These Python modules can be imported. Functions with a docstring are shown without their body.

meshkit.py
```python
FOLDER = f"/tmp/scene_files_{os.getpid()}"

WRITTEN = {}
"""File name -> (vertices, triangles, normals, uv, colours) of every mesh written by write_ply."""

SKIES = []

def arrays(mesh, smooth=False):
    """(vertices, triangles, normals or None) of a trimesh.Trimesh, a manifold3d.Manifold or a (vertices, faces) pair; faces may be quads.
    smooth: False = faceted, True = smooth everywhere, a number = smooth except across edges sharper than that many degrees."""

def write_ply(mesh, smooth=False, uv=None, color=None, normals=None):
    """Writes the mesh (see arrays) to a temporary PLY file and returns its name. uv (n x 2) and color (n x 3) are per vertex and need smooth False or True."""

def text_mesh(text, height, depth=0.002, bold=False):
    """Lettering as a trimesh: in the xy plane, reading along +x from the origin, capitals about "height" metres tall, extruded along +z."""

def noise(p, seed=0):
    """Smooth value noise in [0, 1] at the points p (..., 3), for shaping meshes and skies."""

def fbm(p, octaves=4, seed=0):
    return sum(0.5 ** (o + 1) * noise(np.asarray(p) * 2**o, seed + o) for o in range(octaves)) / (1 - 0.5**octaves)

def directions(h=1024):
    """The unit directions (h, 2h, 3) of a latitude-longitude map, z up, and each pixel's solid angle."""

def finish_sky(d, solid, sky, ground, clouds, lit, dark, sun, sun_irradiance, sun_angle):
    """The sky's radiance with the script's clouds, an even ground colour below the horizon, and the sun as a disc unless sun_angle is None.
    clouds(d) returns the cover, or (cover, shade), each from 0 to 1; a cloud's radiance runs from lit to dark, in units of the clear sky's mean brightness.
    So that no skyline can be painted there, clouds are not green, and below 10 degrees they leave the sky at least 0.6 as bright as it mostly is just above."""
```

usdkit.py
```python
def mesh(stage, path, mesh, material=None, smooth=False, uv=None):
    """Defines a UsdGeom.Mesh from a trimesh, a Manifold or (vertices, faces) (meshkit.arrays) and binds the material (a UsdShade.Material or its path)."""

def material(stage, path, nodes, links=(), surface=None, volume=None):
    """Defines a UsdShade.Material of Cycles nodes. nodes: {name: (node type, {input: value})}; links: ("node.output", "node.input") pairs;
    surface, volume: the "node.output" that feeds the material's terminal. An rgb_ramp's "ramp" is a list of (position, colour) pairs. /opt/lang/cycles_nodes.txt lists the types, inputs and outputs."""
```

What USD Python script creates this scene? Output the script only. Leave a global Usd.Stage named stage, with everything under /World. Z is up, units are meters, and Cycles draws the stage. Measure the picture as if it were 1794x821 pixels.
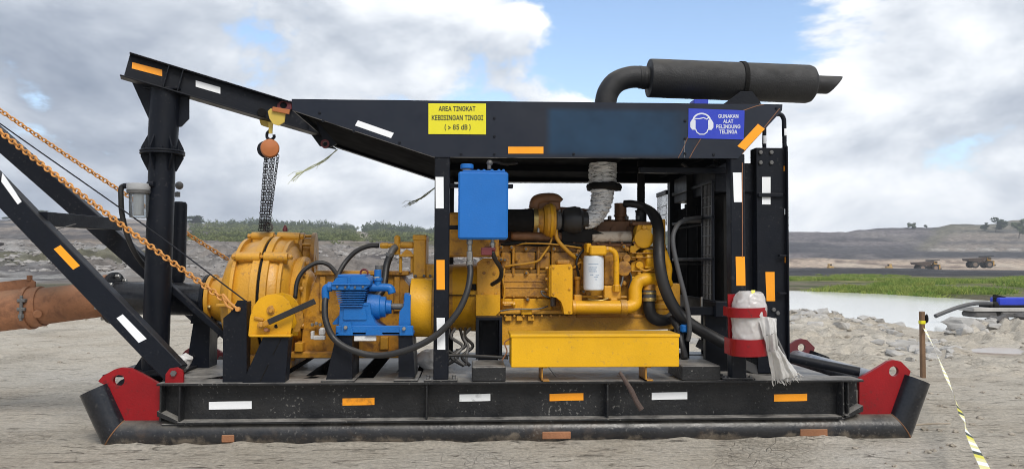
import math, random
import numpy as np, trimesh, usdkit, meshkit
from pxr import Usd, UsdGeom, UsdLux, UsdShade, Gf, Sdf, Vt
from shapely.geometry import Polygon, Point, LineString
from shapely.ops import unary_union
import manifold3d as m3

# exposure, sun and sky settings
EXPOSURE = 0.75
SUNI, SUNAZ = 0.42, 160.0
CLOUDGAIN, SKYGAIN = 8.5, 1.38
CLOUDLOC = (30.49, 0.08, 17.82)
HAZE = 0.00042

stage = Usd.Stage.CreateInMemory()
UsdGeom.SetStageUpAxis(stage, UsdGeom.Tokens.z)
UsdGeom.SetStageMetersPerUnit(stage, 1.0)
stage.SetDefaultPrim(UsdGeom.Xform.Define(stage, '/World').GetPrim())
rng = np.random.default_rng(7)
random.seed(7)

# ------------------------------------------------------------------ camera
FPX, DIST, EYE, YAW, PITCH, ROLL = 1296.0, 5.12, 1.24, 0.0598, 0.0373, -0.0040
fw = np.array([math.sin(YAW) * math.cos(PITCH), math.cos(YAW) * math.cos(PITCH), math.sin(PITCH)])
rt0 = np.array([math.cos(YAW), -math.sin(YAW), 0.0])
up0 = np.cross(rt0, fw)
# image axes after the small roll
RT = math.cos(ROLL) * rt0 - math.sin(ROLL) * up0
UP = math.sin(ROLL) * rt0 + math.cos(ROLL) * up0
CAM = np.array([0.0, -DIST, EYE])
cam = UsdGeom.Camera.Define(stage, '/World/camera')
cam.CreateFocalLengthAttr(26.0)
cam.CreateHorizontalApertureAttr(26.0 * 1794 / FPX)
cam.CreateVerticalApertureAttr(26.0 * 821 / FPX)
cam.CreateClippingRangeAttr(Gf.Vec2f(0.05, 20000))
cam.CreateExposureAttr(EXPOSURE)
cam.AddTransformOp().Set(Gf.Matrix4d(*RT, 0, *UP, 0, *(-fw), 0, *CAM, 1))


def W(px, py, Y):
    """The point of the plane y = Y that the photograph shows at pixel (px, py)."""
    d = fw + RT * (px - 897) / FPX - UP * (py - 410.5) / FPX
    return CAM + d * ((Y + DIST) / d[1])


def WG(px, py, z):
    """The point at height z that the photograph shows at pixel (px, py)."""
    d = fw + RT * (px - 897) / FPX - UP * (py - 410.5) / FPX
    return CAM + d * ((z - EYE) / d[2])


def WD(px, py, D):
    """The point at distance D in front of the camera."""
    return CAM + D * (fw + RT * (px - 897) / FPX - UP * (py - 410.5) / FPX)


# ------------------------------------------------------------------ sky and sun
SUN_EL, SUN_AZ = math.radians(47), math.radians(SUNAZ)     # azimuth from +y towards +x
sun_dir = np.array([math.cos(SUN_EL) * math.sin(SUN_AZ), math.cos(SUN_EL) * math.cos(SUN_AZ), math.sin(SUN_EL)])


def sky_material():
    bd = fw + RT * (1125 - 897) / FPX - UP * (40 - 410.5) / FPX
    bd = bd / np.linalg.norm(bd)
    N = {
        'tc': ('texture_coordinate', {}),
        'nrm': ('vector_math', {'math_type': 'normalize'}),
        'map': ('mapping', {'scale': (2.3, 2.3, 4.2), 'location': CLOUDLOC}),
        'n1': ('noise_texture', {'scale': 1.7, 'detail': 12.0, 'roughness': 0.56, 'distortion': 0.2}),
        'up': ('vector_math', {'math_type': 'add', 'vector2': (0.04, 0.0, 0.13)}),
        'n2': ('noise_texture', {'scale': 1.7, 'detail': 8.0, 'roughness': 0.5, 'distortion': 0.2}),
        'dist': ('vector_math', {'math_type': 'distance', 'vector2': tuple(bd * np.array([1, 1, 1.5]))}),
        'sq': ('vector_math', {'math_type': 'multiply', 'vector2': (1, 1, 1.5)}),
        'hole': ('map_range', {'range_type': 'smoothstep', 'from_min': 0.04, 'from_max': 0.27, 'to_min': -0.20, 'to_max': 0.07, 'clamp': True}),
        'cov': ('math', {'math_type': 'add'}),
        'sepz': ('separate_xyz', {}),
        'low': ('map_range', {'range_type': 'smoothstep', 'from_min': 0.0, 'from_max': 0.2, 'to_min': 0.16, 'to_max': 0.0, 'clamp': True}),
        'cov2': ('math', {'math_type': 'add'}),
        'covr': ('map_range', {'range_type': 'smoothstep', 'from_min': 0.435, 'from_max': 0.515, 'clamp': True}),
        'dif': ('math', {'math_type': 'subtract'}),
        'big': ('noise_texture', {'scale': 0.75, 'detail': 4.0}),
        'sh1': ('math', {'math_type': 'multiply_add', 'value2': 1.9, 'value3': 0.62}),
        'sh2': ('math', {'math_type': 'multiply_add', 'value2': -1.15}),
        'sh2b': ('math', {'math_type': 'add', 'value2': 0.58}),
        'west': ('map_range', {'range_type': 'smoothstep', 'from_min': -0.62, 'from_max': 0.12, 'to_min': -0.15, 'to_max': 0.03, 'clamp': True}),
        'sh3': ('math', {'math_type': 'add'}),
        'ramp': ('rgb_ramp', {'ramp': [(0.0, (.21, .25, .32)), (.3, (.33, .37, .44)), (.55, (.48, .52, .58)), (.78, (.68, .71, .75)), (1, (.86, .87, .88))]}),
        'sky': ('sky_texture', {'sky_type': 'single_scattering', 'sun_disc': False, 'sun_elevation': SUN_EL, 'sun_rotation': SUN_AZ, 'aerosol_density': 1.6}),
        'cl': ('vector_math', {'math_type': 'scale', 'scale': CLOUDGAIN}),
        'skyg': ('vector_math', {'math_type': 'scale', 'scale': SKYGAIN}),
        'mix': ('mix_color', {}),
        'bg': ('background_shader', {'strength': 0.1}),
    }
    L = [('tc.generated', 'nrm.vector1'), ('nrm.vector', 'map.vector'), ('map.vector', 'n1.vector'), ('map.vector', 'up.vector1'), ('up.vector', 'n2.vector'),
         ('nrm.vector', 'sq.vector1'), ('sq.vector', 'dist.vector1'), ('dist.value', 'hole.value'),
         ('n1.fac', 'cov.value1'), ('hole.result', 'cov.value2'), ('nrm.vector', 'sepz.vector'), ('sepz.z', 'low.value'),
         ('cov.value', 'cov2.value1'), ('low.result', 'cov2.value2'), ('cov2.value', 'covr.value'),
         ('n1.fac', 'dif.value1'), ('n2.fac', 'dif.value2'), ('map.vector', 'big.vector'),
         ('dif.value', 'sh1.value1'), ('big.fac', 'sh2.value1'), ('sh1.value', 'sh2.value3'), ('sh2.value', 'sh2b.value1'),
         ('sepz.x', 'west.value'), ('west.result', 'sh3.value2'), ('sh2b.value', 'sh3.value1'), ('sh3.value', 'ramp.fac'), ('ramp.color', 'cl.vector1'), ('sky.color', 'skyg.vector1'),
         ('covr.result', 'mix.fac'), ('skyg.vector', 'mix.a'), ('cl.vector', 'mix.b'), ('mix.result', 'bg.color')]
    return usdkit.material(stage, '/World/Looks/sky_look', N, L, surface='bg.background')


UsdGeom.Scope.Define(stage, '/World/Looks')
dome = UsdLux.DomeLight.Define(stage, '/World/sky')
UsdShade.MaterialBindingAPI.Apply(dome.GetPrim()).Bind(sky_material())
dome.GetPrim().SetCustomDataByKey('kind', 'structure')
dome.GetPrim().SetCustomDataByKey('label', 'bright sky of broken grey and white cloud with blue gaps')
sun = UsdLux.DistantLight.Define(stage, '/World/sun')
sun.CreateNormalizeAttr(True)
sun.CreateIntensityAttr(SUNI)
sun.CreateAngleAttr(24.0)
sun.CreateColorAttr(Gf.Vec3f(1.0, 0.95, 0.88))
zax = sun_dir
xax = np.cross([0, 1, 0], zax); xax /= np.linalg.norm(xax)
yax = np.cross(zax, xax)
sun.AddTransformOp().Set(Gf.Matrix4d(*xax, 0, *yax, 0, *zax, 0, 0, 0, 50, 1))

# ------------------------------------------------------------------ mesh helpers (world coordinates)
def cat(*ms):
    out = []
    for m in ms:
        out.extend(m if isinstance(m, (list, tuple)) else [m])
    return trimesh.util.concatenate(out) if len(out) > 1 else out[0]


def hull(pts):
    return trimesh.convex.convex_hull(np.asarray(pts, float))


def bx(x0, x1, y0, y1, z0, z1, c=0.004):
    x0, x1, y0, y1, z0, z1 = min(x0, x1), max(x0, x1), min(y0, y1), max(y0, y1), min(z0, z1), max(z0, z1)
    c = min(c, 0.3 * min(x1 - x0, y1 - y0, z1 - z0))
    if c <= 0:
        m = trimesh.creation.box((x1 - x0, y1 - y0, z1 - z0)); m.apply_translation(((x0 + x1) / 2, (y0 + y1) / 2, (z0 + z1) / 2)); return m
    p = []
    for sx, xa in ((1, x0), (-1, x1)):
        for sy, ya in ((1, y0), (-1, y1)):
            for sz, za in ((1, z0), (-1, z1)):
                p += [(xa, ya + sy * c, za + sz * c), (xa + sx * c, ya, za + sz * c), (xa + sx * c, ya + sy * c, za)]
    return hull(p)


def pb(a, b, c_, d, Y0, Y1, c=0.004):
    """Box whose front face (y = Y0) fills pixels a..c_ across and b..d down."""
    mx, my = (a + c_) / 2, (b + d) / 2
    return bx(W(a, my, Y0)[0], W(c_, my, Y0)[0], Y0, Y1, W(mx, d, Y0)[2], W(mx, b, Y0)[2], c)


def ext(poly, y0, y1):
    """Extrude a shapely polygon drawn in (x, z) from y0 to y1."""
    ms = []
    for g in getattr(poly, 'geoms', [poly]):
        m = trimesh.creation.extrude_polygon(g, abs(y1 - y0), engine='earcut')
        v = m.vertices.copy()
        m.vertices = np.c_[v[:, 0], max(y0, y1) - v[:, 2], v[:, 1]]
        ms.append(m)
    m = cat(*ms)
    return m


def PX(pts, Y):
    return Polygon([tuple(W(p[0], p[1], Y)[[0, 2]]) for p in pts])


def pp(pts, Y0, Y1, holes=(), r=0):
    """Plate whose front outline (at y = Y0) is given in pixels; holes are (px, py, radius in m)."""
    g = PX(pts, Y0)
    if r:
        g = g.buffer(-r).buffer(r, 6)
    for h in holes:
        c = W(h[0], h[1], Y0)
        g = g.difference(Point(c[0], c[2]).buffer(h[2], 12))
    return ext(g, Y0, Y1)


def frame_of(d):
    d = np.asarray(d, float); d = d / np.linalg.norm(d)
    a = np.array([0, 0, 1.0]) if abs(d[2]) < 0.9 else np.array([0, 1.0, 0])
    u = np.cross(a, d); u /= np.linalg.norm(u)
    return d, u, np.cross(d, u)


def rev(prof, o, axis, n=28):
    """Solid of revolution: prof = [(distance along axis, radius), ...], closed at both ends."""
    d, u, v = frame_of(axis); o = np.asarray(o, float)
    t = np.arange(n) / n * 2 * np.pi
    ring = np.cos(t)[:, None] * u + np.sin(t)[:, None] * v
    V, F = [], []
    for s, r in prof:
        V.append(o + d * s + ring * max(r, 1e-5))
    k = len(prof)
    V = np.vstack(V + [[o + d * prof[0][0]], [o + d * prof[-1][0]]])
    i = np.arange(n); j = (i + 1) % n
    for a in range(k - 1):
        F += [np.c_[a * n + i, a * n + j, (a + 1) * n + j], np.c_[a * n + i, (a + 1) * n + j, (a + 1) * n + i]]
    F += [np.c_[j, i, np.full(n, k * n)], np.c_[(k - 1) * n + i, (k - 1) * n + j, np.full(n, k * n + 1)]]
    return trimesh.Trimesh(V, np.vstack(F), process=False)


def cyl(a, b, r, r2=None, n=20, c=0.003):
    a, b = np.asarray(a, float), np.asarray(b, float)
    L = np.linalg.norm(b - a); r2 = r if r2 is None else r2
    c = min(c, L * .3, r * .4, r2 * .4)
    return rev([(0, r - c), (c, r), (L - c, r2), (L, r2 - c)], a, b - a, n)


def spline(pts, k=8):
    P = np.asarray(pts, float)
    if len(P) < 3:
        return np.linspace(P[0], P[-1], k)
    Q = np.vstack([2 * P[0] - P[1], P, 2 * P[-1] - P[-2]])
    out = []
    for i in range(1, len(Q) - 2):
        t = np.linspace(0, 1, k, endpoint=False)[:, None]
        a, b, c, d = Q[i - 1:i + 3]
        out.append(.5 * (2 * b + (c - a) * t + (2 * a - 5 * b + 4 * c - d) * t ** 2 + (3 * b - a - 3 * c + d) * t ** 3))
    return np.vstack(out + [P[-1:]])


def tube(pts, r, n=12, k=8, smooth=True, caps=True, closed=False, flat=1.0):
    P = spline(pts, k) if smooth else np.asarray(pts, float)
    m = len(P)
    T = np.gradient(P, axis=0) if not closed else np.roll(P, -1, 0) - np.roll(P, 1, 0)
    T /= np.maximum(np.linalg.norm(T, axis=1, keepdims=True), 1e-9)
    R = np.interp(np.linspace(0, 1, m), np.linspace(0, 1, len(r)), r) if np.ndim(r) else np.full(m, r)
    _, u, v = frame_of(T[0])
    V = []
    a = np.arange(n) / n * 2 * np.pi
    for i in range(m):
        u = u - T[i] * (u @ T[i]); u /= np.linalg.norm(u); v = np.cross(T[i], u)
        V.append(P[i] + R[i] * (np.cos(a)[:, None] * u + flat * np.sin(a)[:, None] * v))
    V = np.vstack(V); F = []
    i = np.arange(n); j = (i + 1) % n
    for q in range(m if closed else m - 1):
        b = ((q + 1) % m) * n
        F += [np.c_[q * n + i, q * n + j, b + j], np.c_[q * n + i, b + j, b + i]]
    if caps and not closed:
        V = np.vstack([V, P[:1], P[-1:]])
        F += [np.c_[j, i, np.full(n, m * n)], np.c_[(m - 1) * n + i, (m - 1) * n + j, np.full(n, m * n + 1)]]
    return trimesh.Trimesh(V, np.vstack(F), process=False)


def pt(pts, r, **k):
    """Tube through pixel points (px, py, Y)."""
    return tube([W(*p) for p in pts], r, **k)


def bar(a, b, w, h, c=0.003, side=None):
    """Rectangular bar from a to b: width w along 'side' (default the y axis), height h across."""
    a, b = np.asarray(a, float), np.asarray(b, float)
    d = (b - a) / np.linalg.norm(b - a)
    s = np.array([0, 1.0, 0]) if side is None else np.asarray(side, float)
    s = s - d * (s @ d); s /= np.linalg.norm(s)
    t = np.cross(d, s)
    L = np.linalg.norm(b - a)
    m = bx(0, L, -w / 2, w / 2, -h / 2, h / 2, c)
    m.vertices = a + m.vertices @ np.array([d, s, t])
    return m


def bolts(pts, axis, r=0.012, h=0.012):
    ms = []
    for p in pts:
        ms.append(rev([(0, r), (h * .8, r), (h, r * .85)], p, axis, 6))
    return cat(*ms)


def ring_pts(c, axis, R, n, a0=0):
    d, u, v = frame_of(axis)
    return [np.asarray(c) + R * (math.cos(a0 + 2 * math.pi * i / n) * u + math.sin(a0 + 2 * math.pi * i / n) * v) for i in range(n)]


def torus(c, axis, R, r, n=24, m=10):
    return tube(ring_pts(c, axis, R, n), r, n=m, smooth=False, closed=True)


def lump(m, amp, sc, seed=0):
    m = m.copy()
    v = m.vertices
    n = np.stack([meshkit.fbm(v * sc + 17.3 * q, 3, seed + q) for q in range(3)], -1) - .5
    m.vertices = v + n * 2 * amp
    return m


# ------------------------------------------------------------------ prims
taken = {}


def path_of(parent, name):
    key = (parent, name)
    k = taken.get(key, 0); taken[key] = k + 1
    return f'{parent}/{name}' if k == 0 else f'{parent}/{name}_{k:03d}'


LOC = {}


def tagp(p, label=None, cat_=None, group=None, kind=None):
    for k, v in (('label', label), ('category', cat_), ('group', group), ('kind', kind)):
        if v:
            p.SetCustomDataByKey(k, v)
    return p


def thing(name, label, cat_, loc, group=None, kind=None):
    pa = path_of('/World', name)
    x = UsdGeom.Xform.Define(stage, pa)
    x.AddTranslateOp().Set(Gf.Vec3d(*map(float, loc)))
    x.AddRotateZOp().Set(0.0)
    x.AddScaleOp().Set(Gf.Vec3f(1, 1, 1))
    tagp(x.GetPrim(), label, cat_, group, kind)
    LOC[pa] = np.asarray(loc, float)
    return pa


SINGULAR = {'adjusting_lug': 'adjusting_lug', 'cross_spacer': 'cross_spacer', 'stud': 'stud', 'top_rib': 'top_rib', 'clamp_band': 'clamp_band', 'wheel': 'wheel', 'jib_stiffener': 'jib_stiffener', 'pipe_band': 'pipe_band', 'hose_clamp': 'hose_clamp', 'pipe_nut': 'pipe_nut', 'front_tube': 'front_tube', 'suspension_plate': 'suspension_plate', 'weld_bead': 'weld_bead', 'weld_collar': 'weld_collar'}


def part(th, name, mesh, mat, smooth=35, label=None, kind=None):
    one = name[:-1] if name.endswith(('bolts', 'bolt_heads')) else SINGULAR.get(name)
    if one:
        ps = mesh.split(only_watertight=False)
        if len(ps) > 1 and name in SINGULAR or len(ps) > 1:
            for q in ps:
                part1(th, one, q, mat, smooth, label, kind)
            return None
    return part1(th, name, mesh, mat, smooth, label, kind)


def part1(th, name, mesh, mat, smooth=35, label=None, kind=None):
    pa = path_of(th, name)
    base = LOC[th]
    m = mesh.copy(); m.vertices = m.vertices - base
    g = usdkit.mesh(stage, pa, m, mat, smooth=smooth)
    tagp(g.GetPrim(), label, None, None, kind)
    LOC[pa] = base
    return pa


def solo(name, mesh, mat, label, cat_, smooth=35, group=None, kind=None):
    pa = path_of('/World', name)
    g = usdkit.mesh(stage, pa, mesh, mat, smooth=smooth)
    tagp(g.GetPrim(), label, cat_, group, kind)
    LOC[pa] = np.zeros(3)
    return pa


def copy_of(src, label, loc, rz=0.0, sc=(1, 1, 1), cat_=None, group=None):
    name = src.rsplit('/', 1)[1]
    pa = path_of('/World', name)
    x = UsdGeom.Xform.Define(stage, pa)
    x.GetPrim().GetReferences().AddInternalReference(src)
    place(pa, loc, rz, sc)
    was = stage.GetPrimAtPath(src).GetCustomData()
    tagp(x.GetPrim(), label, cat_ or was.get('category'), group or was.get('group'))
    x.GetPrim().SetInstanceable(True)
    return pa


def place(pa, loc, rz=0.0, sc=(1, 1, 1)):
    p = stage.GetPrimAtPath(pa)
    x = UsdGeom.Xformable(p)
    have = {o.GetOpName(): o for o in x.GetOrderedXformOps()}
    (have.get('xformOp:translate') or x.AddTranslateOp()).Set(Gf.Vec3d(*map(float, loc)))
    (have.get('xformOp:rotateZ') or x.AddRotateZOp()).Set(float(rz))
    (have.get('xformOp:scale') or x.AddScaleOp()).Set(Gf.Vec3f(*map(float, sc)))


# ------------------------------------------------------------------ materials
def paint(name, col, rough=.42, var=.25, dust=.35, dustcol=(.30, .27, .22), stain=0.0, stcol=(.10, .055, .025), stsc=5.0, bump=.12, bsc=70.0, bevel=.004, metal=0.0, spec=.5, obj=False, coat=0.0, speck=0.0, speckcol=(.16, .155, .145), mud=0.0):
    N = {'geo': ('geometry', {}), 'tc': ('texture_coordinate', {}),
         'n1': ('noise_texture', {'scale': 2.2, 'detail': 6.0, 'roughness': .62}),
         'v1': ('map_range', {'from_min': .3, 'from_max': .7, 'to_min': 1 - var, 'to_max': 1 + var * .6, 'clamp': True}),
         'c1': ('vector_math', {'math_type': 'scale', 'vector1': col}),
         'n2': ('noise_texture', {'scale': stsc, 'detail': 8.0, 'roughness': .68, 'distortion': .4}),
         's1': ('map_range', {'range_type': 'smoothstep', 'from_min': .62 - .3 * stain, 'from_max': .75 - .1 * stain, 'to_min': 0, 'to_max': min(1, stain * 1.6), 'clamp': True}),
         'm1': ('mix_color', {'b': stcol}),
         'sep': ('separate_xyz', {}),
         'n3': ('noise_texture', {'scale': 6.0, 'detail': 6.0, 'roughness': .7}),
         'd1': ('map_range', {'range_type': 'smoothstep', 'from_min': .25, 'from_max': .95, 'to_min': 0.05, 'to_max': 1, 'clamp': True}),
         'd2': ('map_range', {'from_min': .35, 'from_max': .62, 'to_min': .25 * dust, 'to_max': dust, 'clamp': True}),
         'd3': ('math', {'math_type': 'multiply'}),
         'm2': ('mix_color', {'b': dustcol}),
         'r1': ('map_range', {'from_min': .3, 'from_max': .7, 'to_min': rough - .1, 'to_max': rough + .16, 'clamp': True}),
         'nb': ('noise_texture', {'scale': bsc, 'detail': 4.0}),
         'bev': ('bevel', {'samples': 4, 'radius': bevel}),
         'b': ('bump', {'strength': bump, 'distance': .01}),
         'p': ('principled_bsdf', {'metallic': metal, 'specular_ior_level': spec, 'coat_weight': coat, 'coat_roughness': .2})}
    pos = 'tc.object' if obj else 'geo.position'
    L = [(pos, 'n1.vector'), ('n1.fac', 'v1.value'), ('v1.result', 'c1.scale'), (pos, 'n2.vector'), ('n2.fac', 's1.value'), ('s1.result', 'm1.fac'), ('c1.vector', 'm1.a'),
         ('geo.normal', 'sep.vector'), ('sep.z', 'd1.value'), (pos, 'n3.vector'), ('n3.fac', 'd2.value'), ('d1.result', 'd3.value1'), ('d2.result', 'd3.value2'),
         ('d3.value', 'm2.fac'), ('m1.result', 'm2.a'), ('m2.result', 'p.base_color'), ('n3.fac', 'r1.value'), ('r1.result', 'p.roughness'),
         (pos, 'nb.vector'), ('nb.fac', 'b.height'), ('b.normal', 'p.normal')]
    last = 'm2.result'
    if speck:      # chips and splashes of pale dirt
        N.update({'sn': ('noise_texture', {'scale': 42.0, 'detail': 3.0, 'roughness': .6}), 'sg': ('noise_texture', {'scale': 3.1, 'detail': 3.0}), 'sa': ('math', {'math_type': 'multiply_add', 'value2': .35}),
                  'sm': ('map_range', {'range_type': 'smoothstep', 'from_min': .80, 'from_max': .89, 'to_min': 0, 'to_max': speck, 'clamp': True}), 'mx': ('mix_color', {'b': speckcol})})
        L += [(pos, 'sn.vector'), (pos, 'sg.vector'), ('sg.fac', 'sa.value1'), ('sn.fac', 'sa.value3'), ('sa.value', 'sm.value'), ('sm.result', 'mx.fac'), (last, 'mx.a')]; last = 'mx.result'
    if mud:        # clay splashed up from the ground
        N.update({'ms': ('separate_xyz', {}), 'mn': ('noise_texture', {'scale': 5.0, 'detail': 7.0, 'roughness': .7}), 'ma': ('math', {'math_type': 'multiply_add', 'value2': -.34}), 'mm': ('map_range', {'range_type': 'smoothstep', 'from_min': -.185, 'from_max': -.125, 'to_min': mud, 'to_max': 0, 'clamp': True}), 'my': ('mix_color', {'b': (.20, .165, .125)})})
        L += [('geo.position', 'ms.vector'), (pos, 'mn.vector'), ('mn.fac', 'ma.value1'), ('ms.z', 'ma.value3'), ('ma.value', 'mm.value'), ('mm.result', 'my.fac'), (last, 'my.a')]; last = 'my.result'
    L = [x for x in L if x != ('m2.result', 'p.base_color')] + [(last, 'p.base_color')]
    if bevel:
        L.append(('bev.bevel', 'b.normal'))
    else:
        del N['bev']
    return usdkit.material(stage, '/World/Looks/' + name, N, L, surface='p.BSDF')


BLACK = paint('black_paint', (.0046, .0064, .0112), .42, .3, .08, stain=.08, stcol=(.03, .025, .022), bump=.1, spec=.19, speck=.10)
GLOSSB = paint('glossy_black_paint', (.0050, .0065, .0105), .24, .3, .08, stain=.1, stcol=(.03, .025, .022), bump=.12, spec=.5, speck=.15, mud=.5)
RAIL = paint('dusty_black_paint', (.0065, .0075, .0095), .42, .4, .88, dustcol=(.33, .315, .29), stain=.22, stcol=(.035, .032, .030), stsc=9, bump=.4, bsc=55, spec=.26, speck=.8)
NAVY = paint('navy_black_paint', (.016, .021, .034), .34, .3, .25, stain=.05, stcol=(.03, .04, .06), bump=.05, coat=.2)
RUNNER = paint('worn_black_paint', (.009, .010, .013), .33, .35, .4, stain=.30, stcol=(.085, .055, .035), stsc=3.4, bump=.25, bsc=40, speck=.4, mud=.55)
YEL = paint('yellow_paint', (.66, .335, .006), .38, .2, .12, spec=.34, stain=.2, stcol=(.34, .15, .02), stsc=4, bump=.2, speck=.4, speckcol=(.22, .11, .03))
YBOX = paint('toolbox_yellow_paint', (.69, .375, .005), .42, .12, .5, spec=.3, dustcol=(.42, .26, .09), stain=.05, stcol=(.35, .2, .05), speck=.35, speckcol=(.3, .18, .06))
YDIRT = paint('oily_yellow_paint', (.50, .235, .016), .42, .3, .25, stain=.6, stcol=(.14, .06, .016), stsc=9, speck=.4, speckcol=(.10, .05, .02), bump=.3, bsc=45)
YPUMP = paint('pump_yellow_paint', (.56, .275, .018), .38, .2, .25, stain=.3, stcol=(.33, .165, .05), stsc=5, bump=.3, bsc=50, speck=.5, speckcol=(.22, .12, .05))
YENG = paint('engine_yellow_paint', (.58, .285, .012), .42, .28, .3, stain=.4, stcol=(.24, .11, .022), stsc=8, bump=.25, speck=.4, speckcol=(.16, .08, .03))
HEAD = paint('hot_brown_engine_paint', (.20, .085, .028), .55, .45, .2, stain=.4, stcol=(.06, .035, .02), stsc=8, bump=.4, bsc=40)
SOOT_SHADE = paint('soot_and_shade_black', (.006, .0057, .0055), .75, .4, .04, stain=.2, stcol=(.022, .016, .014), bump=.3, spec=.2)  # matt black of sooty parts, also of the painted crevice shade on the engine
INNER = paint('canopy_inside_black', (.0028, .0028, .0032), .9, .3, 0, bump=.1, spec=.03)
BLUE = paint('compressor_blue_paint', (.004, .12, .40), .4, .2, .12, spec=.36, stain=.15, stcol=(.01, .05, .15), bump=.2, bsc=120, speck=.4, speckcol=(.05, .10, .18))
TANK = paint('tank_blue_paint', (.008, .125, .43), .48, .10, .1, bump=.08, spec=.32, speck=.15, speckcol=(.10, .2, .4))
RED = paint('red_paint', (.25, .004, .008), .42, .25, .1, spec=.28, stain=.12, stcol=(.09, .01, .012), bump=.15, speck=.5, speckcol=(.06, .02, .018), mud=.8)
MAROON = paint('maroon_paint', (.12, .012, .018), .5, .25, .2)
RUST = paint('rusty_pipe', (.27, .118, .055), .78, .35, .3, stain=.5, stcol=(.12, .05, .025), stsc=8, bump=.4, bsc=60, dustcol=(.33, .24, .16))
CHAINM = paint('rusty_orange_chain_steel', (.56, .25, .055), .55, .3, .1, stain=.2, stcol=(.2, .08, .03), stsc=30, bump=.2, bevel=0)
CHAINB = paint('black_chain_steel', (.02, .02, .022), .4, .3, .05, bevel=0, bump=.1, metal=.4)
RUBBER = paint('black_rubber_hose', (.008, .008, .009), .5, .3, .18, bump=.1, bevel=0)
GREYHOSE = paint('grey_rubber_hose', (.05, .052, .056), .5, .25, .3, bump=.1, bevel=0)
STEEL = paint('worn_steel', (.33, .33, .32), .38, .3, .2, metal=.85, bump=.15)
GREYST = paint('dull_grey_steel', (.12, .12, .12), .5, .35, .35, metal=.3, bump=.2)
BRASS = paint('brass', (.45, .33, .12), .35, .2, .1, metal=.8)
WOOD = paint('weathered_wood', (.17, .10, .055), .8, .35, .2, bump=.6, bsc=90, bevel=0)
LAG = paint('stained_lagging', (.42, .36, .29), .8, .4, .2, stain=.5, stcol=(.13, .08, .05), stsc=14, bump=.5, bevel=0)
CAPGREY = paint('light_grey_plastic', (.36, .37, .38), .45, .12, .2, bump=.1)
STICK = paint('dark_stick', (.075, .05, .042), .85, .35, .2, bump=.8, bsc=80, bevel=0)
MUFF = paint('matt_black_muffler', (.007, .0075, .0090), .62, .35, .2, stain=.25, stcol=(.035, .032, .032), stsc=4, bump=.3, bsc=90)
BAG = paint('white_plastic', (.66, .66, .65), .5, .12, .15, bump=.5, bsc=60, bevel=0)
TWHITE = paint('white_reflective_tape', (.78, .80, .82), .35, .06, .05, stain=.08, stcol=(.33, .32, .30), stsc=12, bump=.05, bsc=200, bevel=0)
TORANGE = paint('orange_reflective_tape', (.90, .33, .004), .35, .1, .05, stain=.08, stcol=(.5, .22, .03), stsc=12, bump=.05, bsc=200, bevel=0)
TWSMUDGE = paint('smudged_white_tape', (.74, .76, .77), .4, .1, .05, stain=.5, stcol=(.03, .03, .03), stsc=7, bump=.05, bevel=0)
TOSMUDGE = paint('smudged_orange_tape', (.85, .31, .004), .4, .1, .05, stain=.45, stcol=(.10, .04, .01), stsc=8, bump=.05, bevel=0)
TUBESHEEN = paint('sheen_tube_paint', (.008, .009, .013), .3, .3, .7, dustcol=(.40, .41, .44), stain=.2, stcol=(.04, .04, .045), stsc=4, bump=.15)  # pale upper side paints the sky sheen of the tube into its colour
SIGNY = paint('sign_yellow', (.66, .60, .008), .4, .08, .05, bevel=0, bump=.03)
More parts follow.
